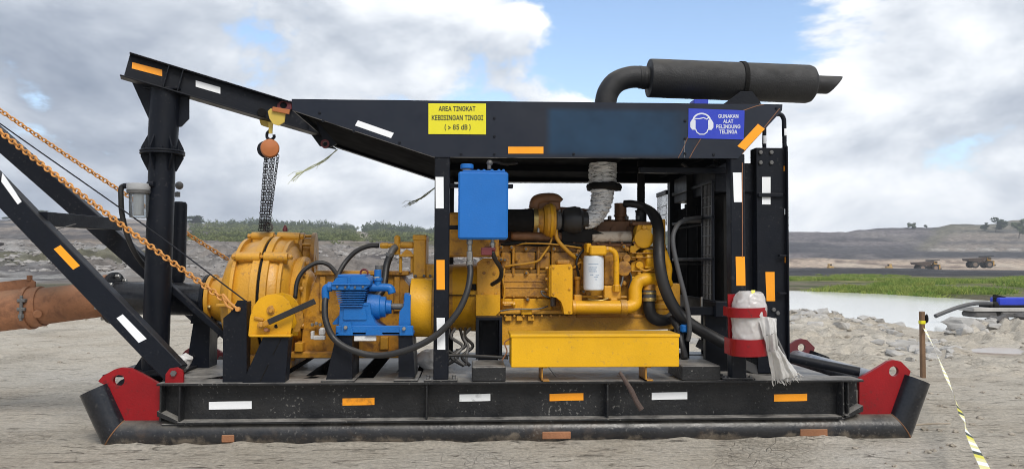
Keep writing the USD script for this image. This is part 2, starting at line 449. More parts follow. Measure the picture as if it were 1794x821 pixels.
SIGNB = paint('sign_blue', (.012, .035, .42), .38, .1, .05, bevel=0, bump=.03)
INK = paint('sign_black_ink', (.02, .03, .015), .5, .1, 0, bevel=0, bump=0)
INKW = paint('sign_white_ink', (.6, .63, .7), .5, .1, 0, bevel=0, bump=0)
FILT = paint('filter_white_enamel', (.58, .62, .66), .35, .15, .15, stain=.15, stcol=(.3, .3, .3), stsc=10)
FILTB = paint('filter_blue_print', (.16, .25, .38), .4, .25, .05, bevel=0)
ORHOIST = paint('hoist_orange_paint', (.42, .13, .03), .5, .25, .1, stain=.25, stcol=(.2, .08, .03), stsc=20)
YHOIST = paint('trolley_yellow_paint', (.58, .42, .07), .45, .2, .1, stain=.2, stcol=(.2, .13, .04), stsc=20)
ROPEM = paint('frayed_green_rope', (.40, .42, .28), .8, .25, 0, bevel=0)


def foil_mat():
    N = {'geo': ('geometry', {}), 'mp': ('mapping', {'scale': (18, 18, 70)}), 'n': ('noise_texture', {'scale': 1.0, 'detail': 6.0, 'roughness': .65, 'distortion': 1.2}),
         'r': ('rgb_ramp', {'ramp': [(0, (.03, .03, .03)), (.38, (.08, .08, .08)), (.45, (.62, .63, .64)), (1, (.93, .93, .94))]}),  # dark wrinkles and bright glints of the metal are painted into the colour
         'b': ('bump', {'strength': .9, 'distance': .012}), 'p': ('principled_bsdf', {'metallic': .15, 'roughness': .3})}
    return usdkit.material(stage, '/World/Looks/crumpled_foil', N, [('geo.position', 'mp.vector'), ('mp.vector', 'n.vector'), ('n.fac', 'r.fac'), ('r.color', 'p.base_color'), ('n.fac', 'b.height'), ('b.normal', 'p.normal')], surface='p.BSDF')


FOIL = foil_mat()


def film_mat():
    N = {'geo': ('geometry', {}), 'n': ('noise_texture', {'type': 'ridged_multifractal', 'scale': 15.0, 'detail': 5.0, 'roughness': .55, 'distortion': .8}), 'b': ('bump', {'strength': .7, 'distance': .012}), 'r': ('rgb_ramp', {'ramp': [(.3, (.72, .71, .69)), (.7, (.90, .90, .88))]}),
         'p': ('principled_bsdf', {'roughness': .22, 'specular_ior_level': .6}), 't': ('translucent_bsdf', {}), 'm': ('mix_closure', {'fac': .4})}
    return usdkit.material(stage, '/World/Looks/crinkled_film', N, [('geo.position', 'n.vector'), ('n.fac', 'r.fac'), ('r.color', 'p.base_color'), ('r.color', 't.color'), ('n.fac', 'b.height'), ('b.normal', 'p.normal'), ('p.BSDF', 'm.closure1'), ('t.BSDF', 'm.closure2')], surface='m.closure')


FILM = film_mat()


def clear_mat():
    N = {'t': ('transparent_bsdf', {'color': (.80, .83, .84)}), 'g': ('glossy_bsdf', {'color': (.9, .9, .9), 'roughness': .12}), 'd': ('diffuse_bsdf', {'color': (.4, .42, .43)}),
         'f': ('fresnel', {'IOR': 1.5}), 'm0': ('mix_closure', {'fac': .16}), 'm': ('mix_closure', {})}
    return usdkit.material(stage, '/World/Looks/clear_plastic', N, [('t.BSDF', 'm0.closure1'), ('d.BSDF', 'm0.closure2'), ('f.fac', 'm.fac'), ('m0.closure', 'm.closure1'), ('g.BSDF', 'm.closure2')], surface='m.closure')


CLEAR = clear_mat()


def canopy_mat():
    """Navy black sheet with the faded blue patch where an older sign was painted over, and thin rust scratches."""
    a, b = W(960, 270, 0), W(1190, 196, 0)
    N = {'geo': ('geometry', {}), 'sep': ('separate_xyz', {}),
         'x0': ('map_range', {'range_type': 'smoothstep', 'from_min': a[0] - .03, 'from_max': a[0] + .04, 'clamp': True}), 'x1': ('map_range', {'range_type': 'smoothstep', 'from_min': b[0] - .1, 'from_max': b[0] + .15, 'to_min': 1, 'to_max': 0, 'clamp': True}),
         'z0': ('map_range', {'range_type': 'smoothstep', 'from_min': a[2] - .02, 'from_max': a[2] + .03, 'clamp': True}), 'z1': ('map_range', {'range_type': 'smoothstep', 'from_min': b[2] - .02, 'from_max': b[2] + .03, 'to_min': 1, 'to_max': 0, 'clamp': True}),
         'm1': ('math', {'math_type': 'multiply'}), 'm2': ('math', {'math_type': 'multiply'}), 'm3': ('math', {'math_type': 'multiply'}),
         'n': ('noise_texture', {'scale': 2.5, 'detail': 7.0, 'roughness': .6}), 'nr': ('map_range', {'from_min': .3, 'from_max': .65, 'to_min': .45, 'to_max': 1.0, 'clamp': True}), 'm4': ('math', {'math_type': 'multiply'}),
         'mix': ('mix_color', {'a': (.0085, .0118, .021), 'b': (.006, .034, .075)}),
         'mp': ('mapping', {'scale': (14, 14, 1.2)}), 'ns': ('noise_texture', {'scale': 1.0, 'detail': 5.0, 'roughness': .7}), 'sr': ('map_range', {'range_type': 'smoothstep', 'from_min': .60, 'from_max': .78, 'to_min': 0, 'to_max': .5, 'clamp': True}),
         'mix2': ('mix_color', {'b': (.03, .035, .046)}),
         'w': ('noise_texture', {'scale': 1.6, 'detail': 3.0}),
         'bw': ('bump', {'strength': .25, 'distance': .04}), 'r': ('map_range', {'from_min': .3, 'from_max': .7, 'to_min': .28, 'to_max': .46}),
         'p': ('principled_bsdf', {'specular_ior_level': .34})}
    L = [('geo.position', 'sep.vector'), ('sep.x', 'x0.value'), ('sep.x', 'x1.value'), ('sep.z', 'z0.value'), ('sep.z', 'z1.value'), ('x0.result', 'm1.value1'), ('x1.result', 'm1.value2'), ('z0.result', 'm2.value1'), ('z1.result', 'm2.value2'),
         ('m1.value', 'm3.value1'), ('m2.value', 'm3.value2'), ('geo.position', 'n.vector'), ('n.fac', 'nr.value'), ('nr.result', 'm4.value1'), ('m3.value', 'm4.value2'), ('m4.value', 'mix.fac'),
         ('geo.position', 'mp.vector'), ('mp.vector', 'ns.vector'), ('ns.fac', 'sr.value'), ('sr.result', 'mix2.fac'), ('mix.result', 'mix2.a'), ('mix2.result', 'p.base_color'),
         ('geo.position', 'w.vector'), ('w.fac', 'bw.height'), ('bw.normal', 'p.normal'), ('n.fac', 'r.value'), ('r.result', 'p.roughness')]
    return usdkit.material(stage, '/World/Looks/canopy_paint', N, L, surface='p.BSDF')


CANOPY = canopy_mat()

# ================================================================== PUMP SKID
ZT, ZB, YF = 0.417, 0.145, 1.48          # rail top, rail bottom, front edge of the far rail
XL, XR = W(274, 677, 0)[0], W(1513, 661, 0)[0]


def tape(th, pts, Y, mat, label=None, t=.0022):
    return part(th, 'reflective_tape', pp(pts, Y - t, Y), mat, smooth=False, label=label)


def rect(a, b, c, d):
    return [(a, b), (c, b), (c, d), (a, d)]


skid = thing('pump_skid', 'long black steel sled base with red lifting lugs carrying the pump and engine', 'skid base', (0, .8, 0))
for Y0 in (0.0, YF):
    web = cat(bx(XL, XR, Y0 + .095, Y0 + .107, ZB + .016, ZT - .014, 0))
    part(skid, 'rail_web', web, RAIL, False)
    part(skid, 'rail_top_flange', ext(Polygon([(XL - .0, ZT - .014), (XR, ZT - .014), (XR, ZT), (XL, ZT)]), Y0, Y0 + .2), RAIL, False)
    part(skid, 'rail_bottom_flange', bx(XL + .14, XR - .16, Y0, Y0 + .2, ZB, ZB + .016, .002), RAIL, False)
    for px in (285, 318, 748, 1063, 1473, 1482):
        x = W(px, 700, .05)[0]
        part(skid, 'rail_stiffener', bx(x - .006, x + .006, Y0 + .012, Y0 + .188, ZB + .016, ZT - .014, .002), RAIL, False)
    for s, (a, b) in ((1, (276, 314)), (-1, (1481, 1511))):
        x0, x1 = W(a, 740, .02)[0], W(b, 730, .02)[0]
        if s > 0:
            g = [(x0, ZB + .09), (x0, ZB + .055), (x1, ZB + .0), (x1, ZB + .02)]
        else:
            g = [(x1, ZB + .09), (x1, ZB + .05), (x0, ZB + .0), (x0, ZB + .02)]
        part(skid, 'corner_gusset', ext(Polygon(g), Y0 + .008, Y0 + .19), RAIL, False)
    for px in (330, 1445):
        x = W(px, 745, 0)[0]
        part(skid, 'saddle_plate', bx(x - .19, x + .17, Y0 + .03, Y0 + .17, ZB - .035, ZB - .001, .004), RAIL)
    # runner: a pipe lying on the ground, mitred up at both ends
    cl, cr = W(203, 771, .1), W(1574, 745, .1)
    tl, tr = W(166, 681, .1), W(1604, 663, .1)
    r = .098
    for q in (cl, cr):
        q[2] = .062
    for q in (tl, tr):
        q[2] += .0
    off = np.array([0, Y0, 0])
    ms = []
    A = [tl + off, cl + off, cr + off, tr + off]
    n = 30; a = np.arange(n) / n * 2 * np.pi
    rings = []
    dirs = [A[1] - A[0], A[2] - A[1], A[3] - A[2]]
    dirs = [d / np.linalg.norm(d) for d in dirs]
    for i, p in enumerate(A):
        d = dirs[0] if i == 0 else dirs[2] if i == 3 else None
        yv = np.array([0, 1.0, 0])
        if d is None:
            b = dirs[i - 1] + dirs[i]; b /= np.linalg.norm(b)
            k = 1 / (b @ dirs[i])
            w_ = np.cross(b, yv) * k
        else:
            w_ = np.cross(d, yv)
        rings.append(p + r * (np.cos(a)[:, None] * yv + np.sin(a)[:, None] * w_ / 1.0))
    names = ('upturned_end', 'runner_pipe', 'upturned_end')
    for i in range(3):
        V = np.vstack([rings[i], rings[i + 1], [A[i]], [A[i + 1]]])
        I = np.arange(n); J = (I + 1) % n
        F = np.vstack([np.c_[I, I + n, J + n], np.c_[I, J + n, J], np.c_[J, np.full(n, 2 * n), I], np.c_[I + n, np.full(n, 2 * n + 1), J + n]])
        part(skid, names[i], trimesh.Trimesh(V, F, process=False), RUNNER if i == 1 else GLOSSB, 40)
    part(skid, 'weld_bead', cat(tube(rings[1], .0045, n=6, smooth=False, closed=True), tube(rings[2], .0045, n=6, smooth=False, closed=True)), HEAD, True)
    part(skid, 'wear_plate', bx(cl[0] + .1, cr[0] - .02, Y0 + .03, Y0 + .17, -.03, .012, .004), RUST)
    if Y0 == 0:
        for a_, b_ in ((388, 410), (950, 1000), (1402, 1450)):
            q = [W(a_, 775, .0)[0], W(b_, 775, .0)[0]]
            part(skid, 'wear_pad', bx(q[0], q[1], Y0 - .004, Y0 + .03, .025, .075, .004), RUST)
    lugL = [(174, 667), (180, 660), (201, 648), (212, 645), (228, 646), (250, 657), (280, 674), (277, 749), (219, 749), (205, 710), (193, 677)]
    lugR = [(1507, 663), (1530, 650), (1556, 634), (1566, 631.5), (1578, 634), (1594, 650), (1590, 662), (1575, 690), (1560, 730), (1507, 730)]
    for L, h, lab in ((lugL, (208, 666, .038), 'red lifting lug with a round eye at the left end'), (lugR, (1566, 650, .036), 'red lifting lug with a round eye at the right end')):
        g = PX(L, .085)
        c = W(h[0], h[1], .085)
        g = g.buffer(.006).difference(Point(c[0], c[2]).buffer(h[2], 14))
        part(skid, 'lifting_lug', ext(g, Y0 + .085, Y0 + .115), RED if Y0 == 0 else MAROON, False, label=lab + (' of the near rail' if Y0 == 0 else ' of the far rail'))
# cross tubes between the runners
xa = W(1552, 680, .1)[0]
part(skid, 'cross_tube', cyl((xa, .116, .352), (xa, YF + .084, .352), .088, n=30), TUBESHEEN)
xb = W(222, 680, .1)[0]
part(skid, 'cross_tube', cyl((xb, .116, .352), (xb, YF + .084, .352), .088, n=30), BLACK)
# deck and cross beams
xd = W(735, 660, .2)[0]
for i, (x0, x1) in enumerate(((xd, xd + .98), (xd + .984, xd + 2.0), (xd + 2.004, XR - .12))):
    part(skid, 'deck_plate', bx(x0, x1, .205, YF - .005, ZT - .026, ZT - .008, .002), RAIL)
for px in (505, 600, 668, 705):
    x = W(px, 660, .2)[0]
    part(skid, 'cross_beam', cat(bx(x - .07, x + .07, .202, YF - .002, ZT - .03, ZT - .016, .002), bx(x - .006, x + .006, .202, YF - .002, ZB + .02, ZT - .03, 0), bx(x - .07, x + .07, .202, YF - .002, ZB + .004, ZB + .02, .002)), RAIL)
x0, x1, x2 = W(318, 655, .3)[0], W(352, 655, .3)[0], W(400, 655, .3)[0]
def flat(pts, z0, z1):
    m = trimesh.creation.extrude_polygon(Polygon(pts), z1 - z0, engine='earcut'); m.apply_translation((0, 0, z0)); return m
part(skid, 'deck_plate', flat([(x0 - .1, .22), (x1, .22), (x2, .5), (x2, 1.3), (x0 - .1, 1.3)], ZT - .024, ZT - .008), RAIL, False)
for px, Y1 in ((560, .34), (695, .42), (525, .30)):
    x = W(px, 665, .2)[0]
    part(skid, 'tie_plate', flat([(x - .13, .205), (x + .09, .205), (x + .13, Y1), (x - .05, Y1 + .05)], ZT - .013, ZT - .003), GREYST, False)
# blocks on the near rail
for q in ((827, 628, 886, 667), (1194, 626, 1262, 662)):
    a = W(q[0], q[3], .01); b = W(q[2], q[3], .01)
    zt = W(q[0], q[1] + 14, .01)[2]
    part(skid, 'step_block', bx(a[0], b[0], .004, .36, ZT + .002, zt, .006), RAIL)
a = W(834, 555, .36)[0]; b = W(880, 555, .36)[0]; zt = W(850, 555, .36)[2]; zb = W(850, 629, .36)[2]
part(skid, 'engine_mount_box', ext(Polygon([(a, zb), (b, zb), (b, zt), (a, zt)]).difference(Polygon([(a + .022, zb + .0), (b - .022, zb + .0), (b - .022, zt - .022), (a + .022, zt - .022)])), .36, .60), BLACK, False)
part(skid, 'engine_mount_back', bx(a + .02, b - .02, .58, .598, zb - .1, zt - .02, .002), BLACK)
part(skid, 'deck_angle', bar(W(1222, 600, .75), W(1330, 650, .35), .02, .07), GREYST)
# tow-rod lying on the deck, pedestals, stay brackets
part(skid, 'drag_pipe', pt([(1255, 600, .62), (1380, 626, .38), (1506, 651, .17)], .034, smooth=False), BLACK)
tp = [(rect(366, 702.5, 441, 716), TWHITE), (rect(600, 696.5, 656, 709), TOSMUDGE), (rect(805, 689.5, 859, 702), TWSMUDGE), (rect(963, 688.5, 1022, 701), TORANGE), (rect(1142, 686.5, 1204, 699), TWHITE), (rect(1356, 689.5, 1414, 702), TORANGE)]
for i, (q, m) in enumerate(tp):
    g = [(q[0][0], q[0][1] + .8), (q[1][0], q[1][1] - .6), (q[2][0], q[2][1] - .6), (q[3][0], q[3][1] + .8)]
    tape(skid, g, .094, m, 'white reflective tape strip on the rail' if m in (TWHITE, TWSMUDGE) else 'orange reflective tape strip on the rail')
for px, Y in ((304, .05), (388, YF + .05)):
    g = [(289, 673), (290, 655), (297, 645), (310, 643), (319, 648), (321, 655), (321, 672)] if px == 304 else [(374, 640), (376, 625), (384, 617), (394, 617), (400, 625), (400, 640)]
    part(skid, 'stay_bracket', pp(g, Y, Y + .02), RED if px == 304 else MAROON, False)
    part(skid, 'stay_bracket', pp(g, Y + .13, Y + .15), RED if px == 304 else MAROON, False)
    c = W(305 if px == 304 else 387, 653 if px == 304 else 627, Y)
    part(skid, 'bracket_bolt', rev([(0, .02), (.2, .02)], c - [0, .02, 0], (0, 1, 0), 6), GREYST)
# near channel post with the chain hook, slanted winch stand, compressor pedestals
g = [(390, 671), (391, 557), (404, 546), (416, 526), (432, 526), (432, 671)]
part(skid, 'channel_post', cat(pp(g, .05, .062), bx(W(392, 600, .05)[0] + .0, W(392, 600, .05)[0] + .012, .062, .16, ZT, W(400, 560, .05)[2], .002), bx(W(431, 600, .05)[0] - .012, W(431, 600, .05)[0], .062, .16, ZT, W(400, 528, .05)[2], .002)), BLACK, False, label='black channel post holding the near chain')
g = [(424, 671), (462, 588), (506, 588), (499, 671)]
part(skid, 'winch_stand', cat(pp(g, .03, .042), pp([(492, 671), (498, 588), (506, 588), (499, 671)], .042, .16)), BLACK, False)
for i, s in enumerate((((456, 667), (470, 638)), ((478, 621), (492, 594)))):
    part(skid, 'slot', bar(W(*s[0], .029), W(*s[1], .029), .004, .008), SOOT_SHADE)
for g in ([(571, 664), (589, 586), (617, 586), (617, 664)], [(698, 660), (698, 580), (722, 580), (727, 660)]):
    part(skid, 'compressor_pedestal', cat(pp(g, .07, .085), pp([(g[3][0] - 4, g[3][1]), (g[2][0] - 4, g[2][1]), g[2], g[3]], .085, .42)), BLACK, False)
    x0, x1 = W(g[0][0], 664, .05)[0], W(g[3][0], 664, .05)[0]
    part(skid, 'foot_plate', bx(x0 - .03, x1 + .02, .02, .45, ZT + .001, ZT + .012, .002), RAIL)
# pipe support stand behind the mast
part(skid, 'pipe_stand', cat(pp([(326, 645), (340, 556), (368, 556), (366, 645)], .80, .815), pp([(362, 645), (364, 556), (368, 556), (366, 645)], .815, 1.0)), BLACK, False)
part(skid, 'pipe_saddle', ext(PX([(335, 566), (340, 548), (372, 548), (378, 566)], .8), .78, 1.05), BLACK, False)
part(skid, 'brace', bar(W(404, 596, .66), W(296, 500, .72), .05, .045), BLACK)

# ================================================================== CANOPY FRAME
cf = thing('canopy_frame', 'dark navy steel canopy on four posts above the engine, with reflective tapes', 'canopy', (.8, .8, ZT))
face = [(511, 173.5), (1371, 183), (1370, 194), (1293, 277.5), (760, 275), (512, 193)]
GY0, GY1 = 0.0, YF + .2
g = PX(face, 0)
q_ = [W(p[0], p[1], 0) for p in face]
part(cf, 'side_panel', ext(g, 0, .006), CANOPY, False, label='near side panel with a faded blue patch')
part(cf, 'side_panel', ext(g, GY1 - .006, GY1), CANOPY, False)
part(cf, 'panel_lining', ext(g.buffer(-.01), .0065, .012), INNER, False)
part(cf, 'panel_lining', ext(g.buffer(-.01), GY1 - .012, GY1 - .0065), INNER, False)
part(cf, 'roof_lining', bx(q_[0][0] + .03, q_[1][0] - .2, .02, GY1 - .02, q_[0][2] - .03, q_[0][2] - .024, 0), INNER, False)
q = [W(p[0], p[1], 0) for p in face]
part(cf, 'roof_panel', bx(q[0][0] + .004, q[1][0] - .004, .008, GY1 - .008, q[0][2] - .02, q[0][2] - .006, .002), CANOPY)
for (i, j) in ((5, 4), (4, 3), (3, 2)):
    a, b = q[i], q[j]
    for Y in (.0065, GY1 - .0565):
        part(cf, 'edge_lip', bar(a + [0, Y + .025, .006], b + [0, Y + .025, .006], .05, .006, 0), CANOPY, False)
# end plates and the sloping soffit
part(cf, 'end_panel', bar(q[2] + [-.006, GY1 / 2, 0], q[3] + [0, GY1 / 2, 0], GY1 - .02, .006, 0), CANOPY, False)
part(cf, 'end_panel', bx(q[0][0] + .003, q[0][0] + .009, .01, GY1 - .01, q[5][2], q[0][2] - .022, 0), CANOPY, False)
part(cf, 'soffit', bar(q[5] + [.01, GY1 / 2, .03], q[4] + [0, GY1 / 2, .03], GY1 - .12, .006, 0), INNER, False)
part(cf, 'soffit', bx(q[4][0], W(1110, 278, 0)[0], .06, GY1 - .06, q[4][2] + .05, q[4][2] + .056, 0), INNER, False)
for px in (800, 950, 1100, 1260):
    x = W(px, 278, 0)[0]
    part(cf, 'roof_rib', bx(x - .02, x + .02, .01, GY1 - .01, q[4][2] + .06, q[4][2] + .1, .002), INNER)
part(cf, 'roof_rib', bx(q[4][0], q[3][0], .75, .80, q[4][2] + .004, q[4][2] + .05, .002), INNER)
xp = W(774, 400, 0)[0], W(1294, 400, 0)[0]
for x in xp:
    for Y in (0.004, GY1 - .1):
        zt = q[4][2] + .05
        pw = .052
        part(cf, 'post', bx(x - pw, x + pw, Y + .004, Y + .1, ZT + .014, zt, .006), BLACK, label=None)
        part(cf, 'post_foot', bx(x - .115, x + .115, Y - .0, Y + .15, ZT + .001, ZT + .016, .003), RAIL)
        part(cf, 'foot_bolts', bolts([(x + sx * .09, Y + .03 + sy, ZT + .016) for sx in (-1, 1) for sy in (0, .09)], (0, 0, 1), .014, .014), GREYST, False)
TL = 'white reflective tape strip', 'orange reflective tape strip'
tape(cf, [(763, 310), (777, 310), (777.5, 365), (763.5, 365)], .008, TWHITE, TL[0])
tape(cf, [(764.5, 455), (779, 455), (779.5, 507), (765, 507)], .008, TORANGE, TL[1])
tape(cf, [(765, 556), (779.5, 556), (780, 612), (766, 612)], .008, TWHITE, TL[0])
tape(cf, [(1284, 302), (1299, 302), (1300, 354), (1286, 354)], .008, TWHITE, TL[0])
tape(cf, [(1289, 449), (1305, 449), (1306, 500), (1290, 500)], .008, TORANGE, TL[1])
tape(cf, [(890, 257), (952, 257), (952, 269), (890, 269)], 0, TORANGE, TL[1])
tape(cf, [(1328, 217), (1340, 226), (1305, 263), (1292, 256)], 0, TORANGE, TL[1])
tape(cf, [(627, 211), (690, 233), (685, 242), (622, 220)], 0, TWHITE, TL[0])
bl = [W(px, py, 0) for px, py in ((866, 207), (866, 239), (866, 270), (566, 212), (620, 230), (560, 198), (700, 250), (808, 270), (1200, 212), (1200, 243), (1200, 269), (1005, 270), (1250, 271), (1360, 190))]
part(cf, 'panel_bolts', bolts([b - [0, .0, 0] for b in bl], (0, -1, 0), .010, .008), BLACK, False)
# thin rust lines on the near panel
for s in ([(1205, 240), (1196, 262), (1188, 277)], [(1228, 243), (1216, 262), (1208, 277)], [(1200, 245), (1199, 276)], [(1296, 196), (1325, 186), (1338, 183.5)], [(1366, 190), (1340, 222), (1300, 270)]):
    part(cf, 'rust_run', tube([W(p[0], p[1], 0) + [0, .0012, 0] for p in s], .0028, n=6), RUST if len(s) == 3 else STEEL, True)
part(cf, 'rust_run', tube([W(1301, y, .004) + [0, .003, 0] for y in (285, 320, 380, 450)], .004, n=6), RUST, True)
# lugs at the left end
g = PX([(485, 190), (487, 182), (494, 177), (511, 177), (511, 192), (489, 194)], .83).difference(Point(*W(497, 185, .83)[[0, 2]]).buffer(.028))
part(cf, 'lifting_eye', ext(g, .82, .845), MAROON, False, label='maroon lifting eye at the left end of the roof')
g = PX([(552, 208), (590, 252), (576, 259), (567, 259), (563, 253), (566, 246)], .45).difference(Point(*W(569.5, 252, .45)[[0, 2]]).buffer(.019))
part(cf, 'corner_plate', ext(g, .45, .47), BLACK, False)
c = W(569.5, 252, .45)
part(cf, 'lifting_eye', ext(Point(c[0], c[2]).buffer(.032).difference(Point(c[0], c[2]).buffer(.019)), .445, .475), MAROON, False)
part(cf, 'end_bracket', pp([(541, 199), (556, 203), (556, 233), (541, 228)], .86, 1.02), BLACK, False)
part(cf, 'end_bracket', pp([(513, 192), (590, 262), (560, 256), (541, 230)], 1.0, 1.012), BLACK, False)
# handrail-like side pipe, rounded at its top, and a short stub
part(cf, 'guard_pipe', pt([(1345, 207, .35), (1362, 200, .35), (1372, 206, .35), (1374, 230, .35), (1375.5, 330, .35), (1377, 450, .35), (1379, 620, .35)], .017, k=6), BLACK, True)
part(cf, 'guard_pipe', pt([(1339, 262, .5), (1339, 236, .5), (1339, 205, .5)], .016, k=3), BLACK, True)
for a, b, m, l in ((226, 238, TWHITE, TL[0]), (291, 300, TORANGE, TL[1]), (366, 376, TWHITE, TL[0]), (450, 460, TORANGE, TL[1])):
    part(cf, 'reflective_tape', pt([(1374.6 + (a - 226) * .012, a, .35), (1374.6 + (b - 226) * .012, b, .35)], .0185, smooth=False), m, True, label=l)
part(cf, 'reflective_tape', pt([(1339, 238, .5), (1339, 252, .5)], .0175, smooth=False), TWHITE, True, label=TL[0])
part(cf, 'tank_rail', bx(xp[0] - .02, xp[0] + .5, .13, .16, W(790, 325, .13)[2] - .015, W(790, 325, .13)[2] + .015), BLACK)
part(cf, 'tank_rail', bx(xp[0] - .02, xp[0] + .4, .13, .16, W(790, 398, .13)[2] - .015, W(790, 398, .13)[2] + .015), BLACK)
part(cf, 'roof_cable', pt([(1195, 286, .5), (1215, 300, .5), (1240, 297, .5), (1262, 286, .5), (1250, 279, .5)], .012), RUBBER, True)
part(cf, 'roof_beam', bx(W(1120, 290, .3)[0], W(1290, 290, .3)[0], .28, .34, W(1150, 303, .3)[2], W(1150, 293, .3)[2]), BLACK)

# ---- signs
def text(s, px0, px1, py, Y, mat, th, h=None, name='lettering'):
    """One line of lettering between two pixel columns with its base on pixel row py."""
    a, b = W(px0, py, Y), W(px1, py, Y)
    m = meshkit.text_mesh(s, .02, depth=.001, bold=True)
    v = m.vertices.copy()
    w_ = v[:, 0].max() - v[:, 0].min()
    k = (b[0] - a[0]) / w_
    kh = k if h is None else h / .02
    m.vertices = np.c_[a[0] + (v[:, 0] - v[:, 0].min()) * k, Y - v[:, 2], a[2] + v[:, 1] * kh + (b[2] - a[2]) * (v[:, 0] - v[:, 0].min()) / w_]
    return part(th, name, m, mat, False)


sg = thing('noise_warning_sign', 'yellow sign AREA TINGKAT KEBISINGAN TINGGI on the near canopy side', 'sign', W(800, 208, 0))
part(sg, 'sign_plate', pp([(750.5, 181), (851.5, 181.5), (851.5, 235.5), (750.5, 235)], -.004, -.0002), SIGNY, False)
text('AREA TINGKAT', 768.5, 833, 194.5, -.0045, INK, sg, .0315)
text('KEBISINGAN TINGGI', 756.5, 846.5, 210.5, -.0045, INK, sg, .0335)
text('( > 85 dB )', 779, 824.5, 227, -.0045, INK, sg, .0335)
sg = thing('ear_protection_sign', 'blue sign GUNAKAN ALAT PELINDUNG TELINGA with ear-muff pictogram', 'sign', W(1255, 218, 0))
part(sg, 'sign_plate', pp([(1206.5, 190), (1304.5, 193.5), (1303, 244.5), (1205.5, 242)], -.004, -.0002), SIGNB, False)
for s, a, b, y in (('GUNAKAN', 1258.5, 1293.5, 206.8), ('ALAT', 1267, 1284.5, 215.8), ('PELINDUNG', 1254.5, 1297, 225), ('TELINGA', 1260, 1291.5, 234)):
    text(s, a, b, y, -.0045, INKW, sg, .0255)
c = W(1229.5, 216, -.0045); u = .0040          # pictogram, one unit = one pixel of the photograph
def PG(pts):
    return Polygon([(c[0] + x * u, c[2] - y * u) for x, y in pts])
arc = lambda R, a0, a1, n=20, sx=1, sy=1, y0=0: [(R * sx * math.cos(t), y0 - R * sy * math.sin(t)) for t in np.linspace(a0, a1, n)]
band = PG(arc(17, 0, math.pi, sy=.85, y0=-4) + arc(14, math.pi, 0, sy=.85, y0=-4))
cups = unary_union([PG([(s * 12, -5), (s * 17, -6), (s * 20, -1), (s * 20, 7), (s * 17, 11), (s * 12, 11)]).buffer(.003) for s in (-1, 1)])
headln = LineString([(c[0] + x * u, c[2] - y * u) for x, y in [(-12, -8), (-4, -8), (3, -10), (9, -7.5), (12, -10)]]).buffer(.0035)
jaw = LineString([(c[0] + x * u, c[2] - y * u) for x, y in [(-11, 11), (-9, 16), (-4, 19.5), (4, 19.5), (9, 16), (11, 11)]]).buffer(.0035)
part(sg, 'ear_muff_pictogram', ext(unary_union([band, cups, headln, jaw]), -.0055, -.0042), INKW, False)
sb = pb(1216, 174, 1241, 183, .5, .62)
solo('blue_roof_cap', sb, SIGNB, 'small blue cap showing above the roof under the muffler', 'cap')

# ================================================================== MUFFLER
mu = thing('exhaust_muffler', 'big matt black exhaust muffler lying along the canopy roof', 'muffler', W(1280, 180, .75))
a, b = W(1136, 137, .75), W(1424, 148, .75)
part(mu, 'drum', rev([(0, .13), (.004, .152), (.016, .155), (np.linalg.norm(b - a) - .05, .155), (np.linalg.norm(b - a) - .02, .145), (np.linalg.norm(b - a), .118)], a, b - a, 44), MUFF, 30)
d = (b - a) / np.linalg.norm(b - a)
part(mu, 'elbow', tube([W(1061, 196, .75), W(1062, 176, .75), W(1068, 158, .75), W(1084, 141, .75), W(1106, 135, .75), a], .0, n=4) if 0 else tube([W(1061, 198, .75), W(1061, 180, .75), W(1066, 161, .75), W(1080, 144, .75), W(1104, 135.5, .75), W(1124, 135.5, .75), a + d * .01], .088, n=26, k=6), MUFF, 40)
part(mu, 'weld_collar', cat(cyl(W(1119, 135.5, .75), W(1124, 135.5, .75), .092, n=26), cyl(a - d * .05, a - d * .02, .091, n=26)), MUFF)
t0, t1, t2 = b - d * .01, W(1459, 148.5, .75), W(1490, 134, .75)
tl_ = tube([t0, t1], .074, n=24, smooth=False, k=2)
v = tl_.vertices
tl_ = rev([(0, .074), (.17, .074), (.175, .07)], t0, d, 24)
tv = tl_.vertices; far_ = (tv - t0) @ d > .12
tv[far_] += d * (((tv[far_][:, 2] - t0[2]) * 1.0 + .03) * .8)[:, None]
tl_.vertices = tv
part(mu, 'tail_pipe', tl_, MUFF, 30)
part(mu, 'tail_collar', cyl(b - d * .006, b + d * .03, .081, n=24), MUFF)
cc = W(1298, 143, .75)
part(mu, 'strap', rev([(-.018, .157), (-.018, .163), (.018, .163), (.018, .157)], a + d * ((cc - a) @ d), d, 40), SOOT_SHADE, 30)
part(mu, 'saddle', cat(pp([(1268, 182), (1298, 160), (1318, 160), (1334, 182)], .62, .63), pp([(1268, 182), (1300, 164), (1318, 164), (1334, 182)], .86, .87), pp([(1303, 182), (1304, 160), (1309, 160), (1310, 182)], .63, .86)), BLACK, False)

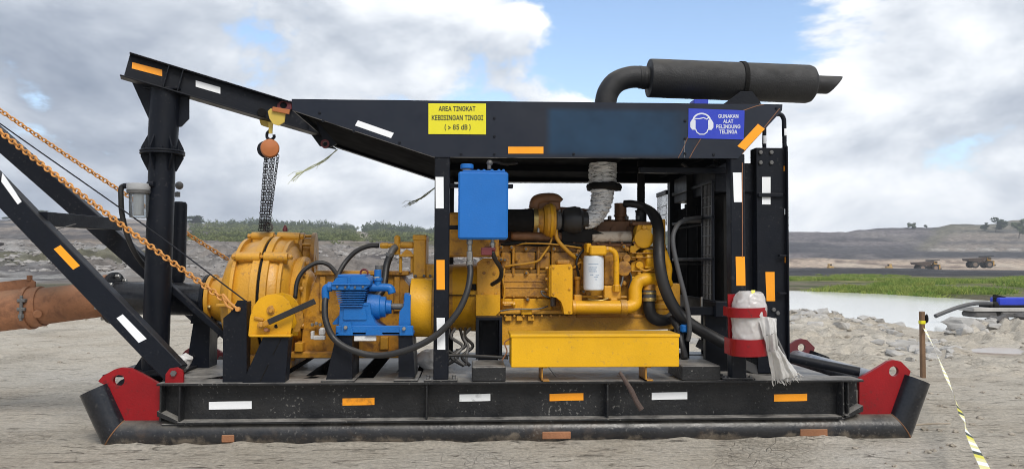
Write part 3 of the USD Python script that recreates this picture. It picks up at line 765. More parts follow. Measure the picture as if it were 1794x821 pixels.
# ================================================================== CRANE (mast and jib)
MY = .60
cr_ = thing('jib_crane', 'black mast with a sloping beam reaching to the canopy end', 'crane', W(280, 642, MY))
mx = W(284, 300, MY)[0]
zm = W(290, 140, MY)[2]; zf = W(288, 268, MY)[2]
part(cr_, 'mast', cyl((mx - .02, MY, ZT), (mx - .0, MY, zf), .094, n=32), BLACK)
part(cr_, 'mast_top', cyl((mx, MY, zf), (mx + .012, MY, zm - .07), .106, n=32), BLACK)
part(cr_, 'mast_flange', cat(cyl((mx, MY, zf - .016), (mx, MY, zf - .001), .158, n=36), cyl((mx, MY, zf + .001), (mx, MY, zf + .016), .158, n=36)), BLACK)
part(cr_, 'flange_bolts', bolts(ring_pts((mx, MY, zf + .016), (0, 0, 1), .135, 10), (0, 0, 1), .014, .022), BLACK, False)
for k in range(6):
    t = k * math.pi / 3 + .3
    for s in (-1, 1):
        m = ext(Polygon([(.088, 0), (.148, 0), (.148, s * .02), (.1, s * .12), (.088, s * .12)]), -.005, .005)
        m.vertices = np.c_[m.vertices[:, 0] * math.cos(t) - m.vertices[:, 1] * math.sin(t), m.vertices[:, 0] * math.sin(t) + m.vertices[:, 1] * math.cos(t), m.vertices[:, 2]] + [mx, MY, zf + s * .016]
        part(cr_, 'flange_gusset', m, BLACK, False)
# jib: an I-beam
ja, jb = W(222, 116, .44), W(560, 217, .95)
jd = (jb - ja) / np.linalg.norm(jb - ja)
js = np.cross([0, 0, 1], jd); js /= np.linalg.norm(js); jt = np.cross(jd, js)
H = .19
def jbar(a_, b_, s0, s1, t0_, t1_, c=.002):
    m = bx(0, np.linalg.norm(b_ - a_), s0, s1, t0_, t1_, c)
    m.vertices = a_ + m.vertices @ np.array([jd, js, jt]); return m
part(cr_, 'jib_web', jbar(ja, jb, -.005, .005, -H / 2 + .01, H / 2 - .01), BLACK, False)
part(cr_, 'jib_flange', jbar(ja - jd * .0, jb, -.062, .062, H / 2 - .01, H / 2), BLACK)
part(cr_, 'jib_flange', jbar(ja - jd * .02, jb, -.062, .062, -H / 2, -H / 2 + .01), BLACK)
def jpt(px, py, off):
    """Point on the jib's near web face seen at a pixel."""
    o = ja - js * off; d_ = fw + RT * (px - 897) / FPX - UP * (py - 410.5) / FPX
    t = ((o - CAM) @ js) / (d_ @ js); return CAM + d_ * t
for g, m, l in (([(231.5, 109), (284, 122.5), (284, 134), (231, 120)], TORANGE, TL[1]), ([(343, 141), (386, 153), (386, 164.5), (343, 152)], TWHITE, TL[0])):
    f = [jpt(x, y, .0052) for x, y in g]; k = [p + js * .004 for p in f]
    part(cr_, 'reflective_tape', hull(f + k), m, False, label=l)
part(cr_, 'jib_stiffener', cat(*[jbar(jpt(px, 130, 0) * 0 + ja + jd * t - jd * .004, ja + jd * t + jd * .004, -.06, -.006, -H / 2 + .011, H / 2 - .011, 0) for px, t in ((290, .27), (312, .37))]), BLACK, False)
tp_ = ja + jd * .32
part(cr_, 'head_plate', bx(mx - .12, mx + .14, MY - .07, MY + .07, zm - .085, zm - .07), BLACK)
part(cr_, 'head_gusset', pp([(229, 140), (272, 152), (272, 214), (263, 214), (232, 146)], MY - .03, MY - .018), BLACK, False)
part(cr_, 'head_gusset', pp([(318, 163), (331, 168), (331, 208), (317, 222), (312, 222), (312, 163)], MY + .01, MY + .022), BLACK, False)
for s in (-1, 1):
    part(cr_, 'base_gusset', pp([(mp, py) for mp, py in (((258, 610), (232, 648), (258, 648)) if s < 0 else ((300, 610), (300, 648), (326, 648)))], MY - .006, MY + .006), BLACK, False)
part(cr_, 'base_plate', bx(mx - .28, mx + .22, MY - .26, MY + .26, ZT - .006, ZT + .012), BLACK)
vs = thing('cylinder_tank', 'slim black vertical cylinder standing just behind the crane mast', 'cylinder', W(313, 500, .95))
part(vs, 'shell', rev([(0, .03), (.04, .05), (.1, .056), (.64, .056), (.66, .045)], W(312, 498, .95), (0, 0, 1), 24), BLACK)
part(vs, 'valve', cat(cyl(W(311, 345, .95), W(311, 336, .95), .02), trimesh.creation.icosphere(2, .032).apply_translation(W(314, 325, .95))), GREYST)

# ================================================================== A-FRAME with chains
apx = W(-547, -238, .9)
af = thing('stay_frame', 'black A-frame of two tilted beams pinned to the rails at the left', 'frame', W(310, 652, .12))
B1, B2 = W(308, 651, .12), W(425, 612, YF + .08)
B2 = W(388, 585, YF + .08)
T1, T2 = B1 + (apx - B1) * .70, B2 + (apx - B2) * .70
def chan(a_, b_, w_, h_):
    d_ = (b_ - a_) / np.linalg.norm(b_ - a_)
    s_ = np.cross(d_, [0, 0, 1.0]); s_ = np.array([0, 1.0, 0]); s_ = s_ - d_ * (s_ @ d_); s_ /= np.linalg.norm(s_)
    return bar(a_, b_, w_, h_, .005)
s1, s2 = chan(B1 - (T1 - B1) * .004, T1, .09, .155), chan(B2, T2, .09, .15)
nz = np.cross((T1 - B1) / np.linalg.norm(T1 - B1), [0, 1.0, 0]); 
part(af, 'strut', s1, BLACK, label='near strut with orange and white tapes')
part(af, 'strut', s2, BLACK)
f1 = lambda py_t: B1 + (T1 - B1) * py_t
ca, cb = W(72, 383, .34), W(205, 393, 1.34)
part(af, 'cross_member', bar(ca, cb, .09, .10, side=(1, 0, 0)), BLACK)
part(af, 'cross_member', bar(T1, T2, .1, .1, side=(1, 0, 0)), BLACK)
d1 = (T1 - B1) / np.linalg.norm(T1 - B1)
n1 = np.array([0, -1.0, 0]); n1 = n1 - d1 * (n1 @ d1); n1 /= np.linalg.norm(n1)
u1 = np.cross(n1, d1)
def on_strut(px, py):
    o = B1 + n1 * .0455; d_ = fw + RT * (px - 897) / FPX - UP * (py - 410.5) / FPX
    return CAM + d_ * (((o - CAM) @ n1) / (d_ @ n1))
for g, m, l in (([(4, 303), (38, 353), (31, 358), (2, 318)], TWHITE, TL[0]), ([(106, 429), (140, 465), (128, 472), (94, 436)], TORANGE, TL[1]), ([(215, 550), (257, 593), (243, 600), (204, 557)], TWHITE, TL[0])):
    f = [on_strut(x, y) for x, y in g]; k = [p - n1 * .004 for p in f]
    part(af, 'reflective_tape', hull(f + k), m, False, label=l)
part(af, 'splice_weld', tube([on_strut(98, 402), on_strut(133, 392)], .004, n=6, smooth=False), GREYST)


def chain(name, label, a_, b_, link, wire, mat, sag=0.0, cat_='chain', group=None):
    th = thing(name, label, cat_, (np.asarray(a_) + b_) / 2, group)
    L = np.linalg.norm(np.asarray(b_) - a_); pitch = (link - 2 * wire) * 1.06; n = int(L / pitch)
    t = np.linspace(0, 1, n); P = np.asarray(a_)[None] * (1 - t)[:, None] + np.asarray(b_)[None] * t[:, None]
    P[:, 2] -= sag * 4 * t * (1 - t)
    for i in range(n):
        d_ = P[min(i + 1, n - 1)] - P[max(i - 1, 0)]; d_ /= np.linalg.norm(d_)
        _, u_, v_ = frame_of(d_)
        ang = (math.pi / 2 if i % 2 else 0) + .72 + .1 * math.sin(i * 1.7)
        s_ = math.cos(ang) * u_ + math.sin(ang) * v_
        hl, hw = link / 2 - wire / 2, link * .30
        q_ = [(hl - hw) * d_ * sx + hw * (math.cos(tt) * d_ * 1.0 + math.sin(tt) * s_) for sx, ts in ((1, np.linspace(math.pi / 2, -math.pi / 2, 6)), (-1, np.linspace(-math.pi / 2, -3 * math.pi / 2, 6))) for tt in ts]
        part(th, 'link', tube(P[i] + np.array(q_), wire / 2, n=6, smooth=False, closed=True), mat, True)
    return th


CT1 = W(-330, -20, .80); CT2 = W(-330, -26, 1.0)
pA = W(418, 541, .05)
nd = CT1 - pA
# the near chain, built only as far as a little outside the picture
cs = pA + nd * .64
c1 = chain('orange_chain', 'rusty orange chain from the near black channel post to the A-frame', pA + [-.09, -.01, .06], cs, .058, .0125, CHAINM, .02)
part(c1, 'shackle', tube([pA + [.0, -.02, 0], pA + [-.05, -.025, .045], pA + [-.1, -.02, .10], pA + [-.075, -.02, .03], pA + [-.03, -.02, -.0]], .009, n=8), CHAINM, True)
part(c1, 'shackle_pin', cyl(pA + [-.0, -.03, .0], pA + [0, .03, .0], .016), CHAINM)
pB = W(396, 452, YF - .02)
c2 = chain('orange_chain', 'rusty orange chain passing behind the crane mast to the far side', pB, pB + (CT2 - pB) * .66, .058, .0125, CHAINM, .02)
wr = solo('wire_rope', tube([W(440, 534, .22), W(258, 398, .45), W(2, 218, .62), W(-120, 128, .7)], .0055, n=8), BLACK, 'thin black wire rope running from the yellow winch up to the left', 'wire rope', True)

# ================================================================== WATER FILTER on the mast
wf = thing('filter_housing', 'clear round filter bowl with grey cap hung left of the mast', 'filter', W(243, 382, .5))
fx = W(243, 350, .5)
part(wf, 'bowl', rev([(0, .045), (.006, .062), (.05, .066), (.2, .070), (.205, .066), (.05, .060), (.012, .056)][:4] + [(.204, .066)], W(243, 382, .5), (0, 0, 1), 24), CLEAR)
part(wf, 'filter_element', cyl(W(243, 377, .5), W(243, 340, .5), .036, n=18), BAG)
part(wf, 'lock_ring', rev([(0, .070), (.004, .080), (.028, .084), (.032, .076)], W(243, 340, .5), (0, 0, 1), 28), GREYST)
part(wf, 'cap', rev([(0, .078), (.02, .084), (.045, .082), (.05, .06)], W(243, 333, .5), (0, 0, 1), 28), CAPGREY)
part(wf, 'port', cat(cyl(W(228, 325, .5), W(216, 326, .5), .021), cyl(W(258, 323, .5), W(270, 322, .5), .02)), BLACK)
part(wf, 'hose', pt([(222, 325, .5), (213, 328, .5), (212, 345, .5), (214, 375, .52), (224, 415, .55), (240, 448, .62), (262, 476, .75)], .019, k=6), RUBBER, True)

# ================================================================== CHAIN HOIST
HY = .77
tr_ = thing('beam_trolley', 'yellow beam trolley clamped on the crane beam', 'trolley', W(478, 205, HY))
part(tr_, 'side_plate', pp([(469, 195), (474, 190), (483, 193), (492, 191), (500, 197), (498, 214), (488, 220), (478, 217), (472, 208)], HY - .09, HY - .075, r=.01), YHOIST, False)
part(tr_, 'side_plate', pp([(453, 205), (476, 205), (478, 220), (468, 223), (457, 219)], HY + .06, HY + .075, r=.01), YHOIST, False)
part(tr_, 'wheel', cat(*[cyl(W(x, y, HY - .07), W(x, y, HY - .02), .035) for x, y in ((459, 197), (480, 204))]), SOOT_SHADE)
part(tr_, 'rubber_bumper', pp([(478, 187), (508, 192), (506, 200), (476, 194)], HY - .11, HY - .095), ORHOIST, False)
part(tr_, 'suspension_plate', cat(pp([(470, 214), (478, 214), (477, 234), (471, 234)], HY - .03, HY - .02), pp([(470, 214), (478, 214), (477, 234), (471, 234)], HY + .01, HY + .02)), YHOIST, False)
ho = thing('chain_hoist', 'round orange chain hoist hanging by its hook from the yellow trolley', 'hoist', W(474, 272, HY))
part(ho, 'hook', pt([(473, 228, HY), (468, 234, HY), (468, 241, HY), (474, 245, HY), (480, 241, HY), (480, 236, HY)], .012), BLACK, True)
part(ho, 'body', rev([(-.09, .05), (-.085, .062), (-.02, .068), (-.018, .048)], W(466, 261, HY + .02), (.25, -1, 0), 24), BLACK)
part(ho, 'cover', rev([(-.02, .070), (.045, .072), (.06, .066), (.066, .03)], W(473, 261, HY), (.25, -1, 0), 26), ORHOIST)
ms = []
for a_, b_ in (((465, 274), (455, 404)), ((469, 274), (459, 404)), ((475, 274), (463, 404)), ((480, 274), (467, 404)), ((487, 272), (470, 404))):
    A_, B_ = W(a_[0], a_[1], HY + (a_[0] % 3) * .012), W(b_[0], b_[1], HY + .03 + (a_[0] % 3) * .012)
    A_, B_ = np.array(A_), np.array(B_); L = np.linalg.norm(B_ - A_); n = int(L / .021); bow = (487 - a_[0]) * .0
    for i in range(n):
        t = (i + .5) / n
        p = A_ * (1 - t) + B_ * t; d_ = (B_ - A_) / L
        _, u_, v_ = frame_of(d_); s_ = u_ if i % 2 else v_
        s_ = (math.cos(.7) * u_ + math.sin(.7) * v_) if i % 2 else (-math.sin(.7) * u_ + math.cos(.7) * v_)
        q_ = [d_ * .0165 * math.cos(tt) + s_ * .011 * math.sin(tt) for tt in np.linspace(0, 2 * math.pi, 9)[:-1]]
        ms.append(tube(p + np.array(q_), .0037, n=4, smooth=False, closed=True))
part(ho, 'load_chains', cat(*ms), CHAINB, True, kind='stuff')

# ================================================================== SLURRY PUMP
PY = .88
po = W(481, 524, PY)                       # centre of the split plane, on the shaft
AX = np.array([1.0, 0, 0])
sp = thing('slurry_pump', 'big yellow split-case slurry pump at the left end of the skid', 'pump', (po[0], PY, ZT))
part(sp, 'casing_half', rev([(-.36, .20), (-.33, .30), (-.29, .385), (-.22, .44), (-.12, .468), (-.064, .474), (-.062, .500), (-.012, .500)], po, AX, 56), YPUMP, 30, label='left casing half')
part(sp, 'casing_half', rev([(.012, .500), (.058, .500), (.060, .474), (.10, .466), (.135, .445), (.165, .41), (.185, .365), (.20, .32)], po, AX, 56), YPUMP, 30, label='right casing half')
part(sp, 'split_gasket', rev([(-.012, .485), (.012, .485)], po, AX, 56), SOOT_SHADE)
for k_, h_ in ((-.20, .482), (.14, .470)):
    part(sp, 'casing_rib', rev([(k_ - .012, .40), (k_ - .012, h_), (k_ + .012, h_), (k_ + .012, .40)], po, AX, 56), YPUMP, 30)
part(sp, 'suction_neck', cyl(po + [-.47, 0, .0], po + [-.33, 0, .0], .155, .2, n=36), YPUMP)
part(sp, 'suction_flange', rev([(0, .15), (0, .195), (.03, .197), (.032, .155)], po + [-.49, 0, 0], AX, 40), YPUMP)
part(sp, 'flange_bolts', bolts(ring_pts(po + [-.458, 0, 0], AX, .175, 8, .3), AX, .017, .02), BRASS, False)
# clamp bolts: bosses parallel to the shaft, all round the rim
for a in (92, 138, 42, 182, 226, 300, 340):
    t = math.radians(a)
    # angle measured from -y (towards the viewer) through +z
    e = np.array([0, -math.cos(t), math.sin(t)])
    c0 = po + e * .50
    for s in (-1, 1):
        part(sp, 'clamp_boss', cat(cyl(c0 + [s * .014, 0, 0], c0 + [s * .19, 0, 0], .037, .034, n=16), bar(c0 + [s * .03, 0, 0] - e * .03, c0 + [s * .18, 0, 0] - e * .03, .045, .05, side=np.cross(AX, e))), YPUMP)
    part(sp, 'clamp_bolt', cat(cyl(c0 + [-.225, 0, 0], c0 + [.225, 0, 0], .014, n=10), cyl(c0 + [-.22, 0, 0], c0 + [-.191, 0, 0], .024, n=6), cyl(c0 + [.191, 0, 0], c0 + [.22, 0, 0], .024, n=6)), YDIRT, False)
part(sp, 'casing_rib', cat(bx(po[0] - .30, po[0] - .07, PY - .475, PY - .40, po[2] - .03, po[2] - .01), bx(po[0] + .07, po[0] + .26, PY - .475, PY - .40, po[2] - .03, po[2] - .01)), YPUMP)
part(sp, 'lifting_eye', torus(po + [-.06, 0, .575], (0, 1, 0), .032, .010, 18, 8), GREYST, True)
part(sp, 'frame_plate', rev([(.17, .27), (.195, .335), (.235, .345), (.255, .335), (.258, .24), (.29, .22), (.31, .17)], po, AX, 48), YPUMP, 30)
part(sp, 'plate_bolts', bolts(ring_pts(po + [.257, 0, 0], AX, .29, 12, .2), AX, .022, .025), YDIRT, False)
part(sp, 'gland', rev([(.28, .15), (.36, .15), (.37, .11), (.50, .105), (.51, .135), (.55, .135), (.56, .10), (.66, .10)], po, AX, 30), YDIRT, 30)
# discharge branch at the back, with its flange pair
db = po + np.array([-.04, .36, .36])
part(sp, 'discharge_branch', cyl(po + [-.08, .30, .30], db + [.24, .06, 0], .16, n=30), YPUMP)
for s in (.16, .26):
    part(sp, 'discharge_flange', rev([(0, .14), (0, .205), (.03, .207), (.032, .15)], db + [s, 0, -.02], (1, .1, 0), 36), YDIRT)
part(sp, 'flange_bolts', cat(*[cyl(p, p + [.13, .01, 0], .013, n=8) for p in ring_pts(db + [.155, 0, -.02], (1, .1, 0), .18, 8, .2)]), YPUMP)
part(sp, 'grease_cap', rev([(0, .02), (.02, .02), (.05, .006)], po + [.05, .1, .545], (0, 0, 1), 10), MAROON)
# feet, cradle and bearing frame
bz = W(530, 622, .7)[2]
part(sp, 'foot', bx(po[0] - .16, po[0] + .20, PY - .30, PY + .3, ZT + .01, po[2] - .40, .01), YDIRT)
part(sp, 'bearing_frame', rev([(.62, .10), (.64, .15), (.70, .155), (1.02, .15), (1.06, .13), (1.12, .12)], po, AX, 36), YDIRT, 30)
part(sp, 'pedestal', pp([(527, 622), (533, 545), (556, 480), (700, 480), (716, 500), (716, 622)], .66, 1.12, r=.01), YDIRT, 25)
part(sp, 'pedestal_top', pb(553, 474, 716, 482, .62, 1.14, .006), YDIRT)
part(sp, 'pedestal_foot', cat(pb(508, 616, 716, 627, .58, 1.2, .006)), YDIRT)
part(sp, 'adjusting_lug', cat(pb(516, 600, 530, 616, .56, .68), pb(666, 590, 680, 612, .60, .66)), YPUMP)
part(sp, 'end_cover', rev([(0, .13), (.02, .165), (.06, .168), (.08, .14)], po + [.62, 0, 0], AX, 30), YDIRT)
part(sp, 'stud', cat(*[cyl(p, p + [.11, 0, 0], .02, n=8) for p in ring_pts(po + [.50, 0, 0], AX, .12, 4, .8)]), YPUMP)
part(sp, 'top_rib', cat(*[pb(x, 484, x + 10, 545, .635, .66) for x in (560, 690)]), YDIRT)
part(sp, 'inspection_cover', cat(pb(604, 497, 682, 548, .636, .66, .012)), YDIRT)
part(sp, 'dark_recess', pb(640, 488, 664, 520, .628, .64, .004), SOOT_SHADE)
part(sp, 'white_clamp', cat(pb(544, 580, 549, 594, .5, .55), pb(549, 588, 569, 595, .5, .55), pb(558, 574, 569, 588, .5, .55, .012)), BAG, label='white painted clamp')
part(sp, 'coupling_bolts', bolts([W(x, y, .62) for x, y in ((548, 568), (555, 566), (562, 568))], (0, -1, 0), .014, .03), STEEL, False)

# ================================================================== DISCHARGE PIPES
bp = thing('black_pipe', 'short black flanged pipe joining the pump to the rusty pipeline', 'pipe', W(280, 525, PY))
P0, P1 = po + [-.494, 0, 0], W(196, 522, PY)
P1 = np.array([P1[0], PY, po[2] + .01])
part(bp, 'barrel', cyl(P1, P0 - [.03, 0, 0], .128, n=40), GLOSSB)
part(bp, 'flange', rev([(0, .13), (0, .195), (.028, .197), (.03, .13)], P0 - [.03, 0, 0], AX, 40), BLACK)
part(bp, 'flange', rev([(0, .13), (0, .20), (.03, .202), (.032, .13)], P1 - [.0, 0, 0], AX, 40), BLACK)
part(bp, 'flange_bolts', bolts(ring_pts(P1 + [.033, 0, 0], AX, .17, 8, .1), AX, .018, .03), STEEL, False)
rp = thing('rusty_pipe', 'rusty brown pipeline with clamp and lugs coming in from the left edge', 'pipe', W(60, 545, PY))
dl = W(-60, 552, PY - .06) - P1; dl /= np.linalg.norm(dl)
R0 = P1 + dl * .006
mid = W(70, 545, PY - .03)
L0 = (mid - R0) @ dl
part(rp, 'barrel', cyl(R0 + dl * .02, R0 + dl * (L0 + .01), .138, .142, n=40), RUST)
part(rp, 'barrel', cyl(R0 + dl * (L0 - .03), R0 + dl * 2.6, .155, n=40), RUST)
part(rp, 'flange', rev([(0, .13), (0, .185), (.03, .187), (.032, .13)], R0, dl, 40), RUST)
part(rp, 'flange_bolts', bolts(ring_pts(R0 + dl * .033, dl, .163, 8, .4), dl, .015, .03), STEEL, False)
part(rp, 'clamp_band', cat(*[rev([(s, .157), (s, .168), (s + .03, .168), (s + .03, .157)], R0 + dl * (L0 + .05), dl, 36) for s in (0, .0)][:1]), RUST)
cb_ = R0 + dl * (L0 + .06) + np.array([.02, -.165, .03])
part(rp, 'clamp_bolt', cat(cyl(cb_ + [0, 0, .07], cb_ + [0, 0, -.12], .012, n=8), cyl(cb_ + [0, 0, -.10], cb_ + [0, 0, -.07], .022, n=6), bx(cb_[0] - .03, cb_[0] + .03, cb_[1] - .01, cb_[1] + .03, cb_[2] - .045, cb_[2] - .02), bx(cb_[0] - .03, cb_[0] + .03, cb_[1] - .01, cb_[1] + .03, cb_[2] + .02, cb_[2] + .045)), GREYST)
part(rp, 'lug_plate', pp([(-40, 498), (52, 488), (61, 493), (61, 512), (40, 515), (-40, 522)], PY - .05, PY - .035), RUST, False)
part(rp, 'lug_plate', pp([(-40, 500), (52, 492), (58, 514), (-40, 524)], PY + .06, PY + .075), RUST, False)
part(rp, 'lug_bolt', cyl(W(52, 482, PY - .04), W(52, 492, PY - .04), .02, n=8), RUST)
part(rp, 'drain_plug', cyl(W(65, 549, PY - .15), W(66, 550, PY - .19), .03, n=14), RUST)

# ================================================================== WINCH
wn = thing('hand_winch', 'small yellow drum winch with a dark crank arm on the near rail', 'winch', W(485, 590, .1))
wp = [(435, 588), (438, 555), (444, 536), (454, 523), (468, 516), (482, 514.5), (495, 518), (506, 528), (512, 540), (514, 552), (508, 590)]
part(wn, 'side_plate', pp(wp, .045, .055), YEL, False)
part(wn, 'side_plate', pp([(x + 13, y - 2) for x, y in wp], .225, .235), YEL, False)
part(wn, 'drum', cyl(W(480, 545, .056), W(480, 545, .056) + [0, .168, 0], .062, n=26), GREYST)
part(wn, 'base_lip', pb(436, 586, 510, 590, .0, .056), YEL)
part(wn, 'axle_bolt', rev([(0, .021), (.012, .021), (.014, .014), (.03, .014)], W(476, 543, .045), (0, -1, 0), 18), YDIRT)
part(wn, 'pinion', cat(cyl(W(457, 569, .045), W(457, 569, .0), .024, n=18), cyl(W(457, 569, .0), W(457, 569, -.03), .014, n=10)), YDIRT)
part(wn, 'pawl', cat(bar(W(445, 556, .035), W(462, 560, .035), .012, .018), bar(W(457, 570, .0), W(474, 562, .0), .018, .034)), YDIRT)
part(wn, 'plate_hole', cyl(W(484, 571, .046), W(484, 571, .043), .014, n=16), SOOT_SHADE)
part(wn, 'hub_ring', cyl(W(476, 543, .046), W(476, 543, .041), .033, n=22), YDIRT)
part(wn, 'crank_arm', bar(W(470, 564, -.012), W(552, 527, -.012), .012, .040, .004), RUBBER)
part(wn, 'crank_clip', cat(cyl(W(466, 577, .04), W(466, 577, .01), .015, n=12), cyl(W(464, 578, .044), W(472, 578, .03), .01)), RUST)
part(wn, 'cross_spacer', cat(cyl(W(484, 571, .05), W(484, 571, .05) + [0, .17, 0], .012), cyl(W(500, 580, .05), W(500, 580, .05) + [0, .17, 0], .012)), SOOT_SHADE)
part(wn, 'frame_side', pp([(515, 545), (530, 545), (532, 562), (524, 580), (512, 582), (520, 565)], .12, .13), YDIRT, False)

# ================================================================== AIR COMPRESSOR
ac = thing('air_compressor', 'bright blue piston air compressor on two black pedestals', 'compressor', W(645, 588, .2))
part(ac, 'base_rail', cat(pb(588, 570, 724, 586, .06, .075), pb(588, 581, 724, 587, .06, .40)), BLUE)
part(ac, 'foot', pp([(586, 587), (598, 580), (598, 568), (604, 564), (614, 564), (618, 580), (618, 587)], .05, .064), BLUE, False)
part(ac, 'foot', pp([(640, 587), (642, 578), (662, 574), (672, 587)], .05, .064), BLUE, False)
part(ac, 'foot', pp([(700, 587), (700, 572), (712, 569), (722, 576), (724, 587)], .05, .064), BLUE, False)
part(ac, 'foot_bolts', bolts([W(x, y, .05) for x, y in ((606, 573), (708, 575))], (0, -1, 0), .014, .022), STEEL, False)
part(ac, 'crankcase', pp([(593, 581), (596, 530), (648, 530), (650, 550), (658, 566), (670, 575), (671, 581)], .075, .34, r=.012), BLUE, 25)
part(ac, 'crankcase_cover', pp([(601, 560), (602, 540), (640, 540), (643, 560)], .066, .08, r=.01), BLUE, 25)
part(ac, 'crankcase_foot', pp([(582, 566), (597, 548), (597, 568), (584, 568)], .12, .3), BLUE, False)
cx = W(620, 522, .1)
for i in range(8):
    y = 507 + i * 4.0
    w_ = 30 - 1.0 * i
    part(ac, 'cooling_fin', pb(617 - w_, y, 617 + w_ - 5, y + 1.8, .045, .38, .003), BLUE)
part(ac, 'cylinder', cat(pb(604, 505, 630, 536, .10, .32, .02)), BLUE)
part(ac, 'cylinder_flange', pb(596, 531, 646, 536, .07, .35, .008), BLUE)
part(ac, 'cylinder_head', pp([(581, 507), (580, 497), (590, 486), (641, 484), (649, 492), (649, 498), (638, 507)], .035, .39, r=.008), BLUE, 30)
part(ac, 'head_lid', cat(pb(591, 480.5, 640, 487, .07, .36, .008), pb(581, 496.5, 648, 499, .022, .40, .005), pb(609, 484, 613, 506, .026, .36, .004)), BLUE)
part(ac, 'head_bolts', bolts([W(x, y, .03) for x, y in ((591, 502), (605, 503), (622, 503), (636, 502))], (0, -1, 0), .009, .012), GREYST, False)
part(ac, 'lifting_eye', torus(W(638, 478, .22), (.1, 1, 0), .026, .007, 20, 8), MAROON, True)
part(ac, 'crank_nose', cat(rev([(0, .095), (.02, .092), (.085, .085), (.09, .075), (.125, .073), (.13, .05), (.165, .048)], W(645, 537, .2), AX, 26)), BLUE, 30)
part(ac, 'shaft', cyl(W(678, 536, .2), W(716, 537, .2), .022, n=16), GREYST)
part(ac, 'bearing_support', pp([(698, 575), (700, 545), (709, 534), (709, 517), (713, 515), (719, 518), (719, 575)], .10, .30, r=.006), BLUE, 25)
part(ac, 'drive_hub', cyl(W(709, 537, .2), W(721, 537, .2), .10, n=30), BLUE)
part(ac, 'outlet_pipe', pt([(646, 503, .18), (660, 503, .18), (676, 503, .18), (684, 505, .18), (687, 514, .18)], .028, n=16, k=5), BLUE, True)
part(ac, 'outlet_riser', cat(cyl(W(662, 505, .18), W(662, 472, .18), .026, n=16), cyl(W(662, 492, .18), W(662, 486, .18), .033, n=8)), BLUE)
part(ac, 'riser_nut', cyl(W(661, 489, .18), W(661, 484, .18), .032, n=6), STEEL)
part(ac, 'breather', cyl(W(664, 474, .2), W(664, 464, .2), .028, n=16), GREYST)
part(ac, 'inlet_elbow', pt([(592, 502, .1), (578, 502, .1), (571, 505, .1), (570, 514, .1), (571, 524, .1)], .026, n=14, k=5), BLUE, True)
part(ac, 'inlet_collar', cyl(W(582, 502, .1), W(574, 502, .1), .034, n=8), BLUE)
part(ac, 'side_lug', pp([(648, 516), (680, 526), (660, 545), (650, 545)], .26, .28), BLUE, False)
part(ac, 'pale_strip', pb(620, 587.5, 659, 597, .07, .085), BAG)

# ================================================================== HOSES
solo('black_hose', pt([(823, 462, .06), (824, 480, .02), (818, 512, -.02), (800, 549, -.05), (765, 586, -.06), (715, 612, -.05), (660, 622, -.02), (615, 612, 0), (585, 592, .02), (571, 562, .04), (569, 535, .07), (571, 520, .1)], .0215, n=16, k=9), RUBBER,
     'thick black rubber hose looping from the blue tank down to the compressor', 'hose', True)
solo('black_hose', pt([(664, 430, .62), (645, 431, .60), (624, 440, .58), (606, 458, .56), (594, 478, .5), (588, 495, .44)], .0185, n=14, k=8), RUBBER,
     'black hose arching from the brass valve down behind the blue compressor head', 'hose', True)
solo('black_hose', pt([(517, 522, .5), (521, 492, .52), (534, 472, .54), (556, 460, .56), (576, 464, .56), (592, 482, .5)], .0165, n=14, k=8), RUBBER,
     'black hose arching between the yellow pump and the blue compressor', 'hose', True)
vt = thing('valve_tee', 'brass coloured valve tee with grey elbow beside the tall yellow guard', 'valve', W(692, 436, .62))
part(vt, 'body', cat(cyl(W(696, 414, .62), W(696, 446, .62), .024, n=12), cyl(W(666, 430, .62), W(725, 430, .62), .019, n=12), cyl(W(668, 430, .62), W(680, 430, .62), .025, n=6), cyl(W(702, 429, .62), (W(724, 429, .62)), .026, n=16)), YENG)
part(vt, 'handle', cyl(W(696, 412, .62), W(696, 418, .62), .016, n=8), YEL)
part(vt, 'elbow', cat(pt([(694, 432, .60), (688, 437, .58), (684, 446, .56)], .026, n=14), cyl(W(684, 444, .56), W(681, 450, .56), .032, n=8)), GREYST)
part(vt, 'hose', pt([(683, 448, .56), (677, 466, .54), (674, 490, .5), (670, 508, .45), (655, 526, .4), (648, 545, .4)], .027, n=14), RUBBER, True)
part(vt, 'stand', cat(pb(699, 445, 726, 450, .58, .70), pb(699, 450, 704, 478, .60, .64), pb(719, 450, 724, 478, .60, .64), pp([(702, 446), (712, 436), (720, 440), (724, 446)], .62, .64)), YENG)

# ================================================================== DRIVE: guards and bell housing
gd = thing('coupling_guard', 'tall orange-yellow sheet guard over the coupling beside the post', 'guard', W(738, 480, .6))
part(gd, 'cover', cat(pb(724, 412, 746, 487, .55, .95, .008)), YENG)
part(gd, 'cover_lid', pb(723, 411, 747, 421, .545, .955, .006), YENG)
part(gd, 'side_flange', pb(746, 462, 762, 487, .56, .95, .006), YENG)
part(gd, 'guard_bolts', bolts([W(x, 483, .55) for x in (728, 743, 754)], (0, -1, 0), .012, .012), GREYST, False)
pg = thing('pulley_guard', 'round bright yellow drum guard right of the blue compressor', 'guard', W(740, 592, .35))
pc = W(742, 538, .34)
part(pg, 'drum', rev([(-.088, .20), (-.086, .212), (.068, .214), (.07, .2)], pc, AX, 48), YEL, 30)
part(pg, 'rim', rev([(.071, .19), (.071, .216), (.10, .216), (.101, .19)], pc, AX, 48), YDIRT, 30)

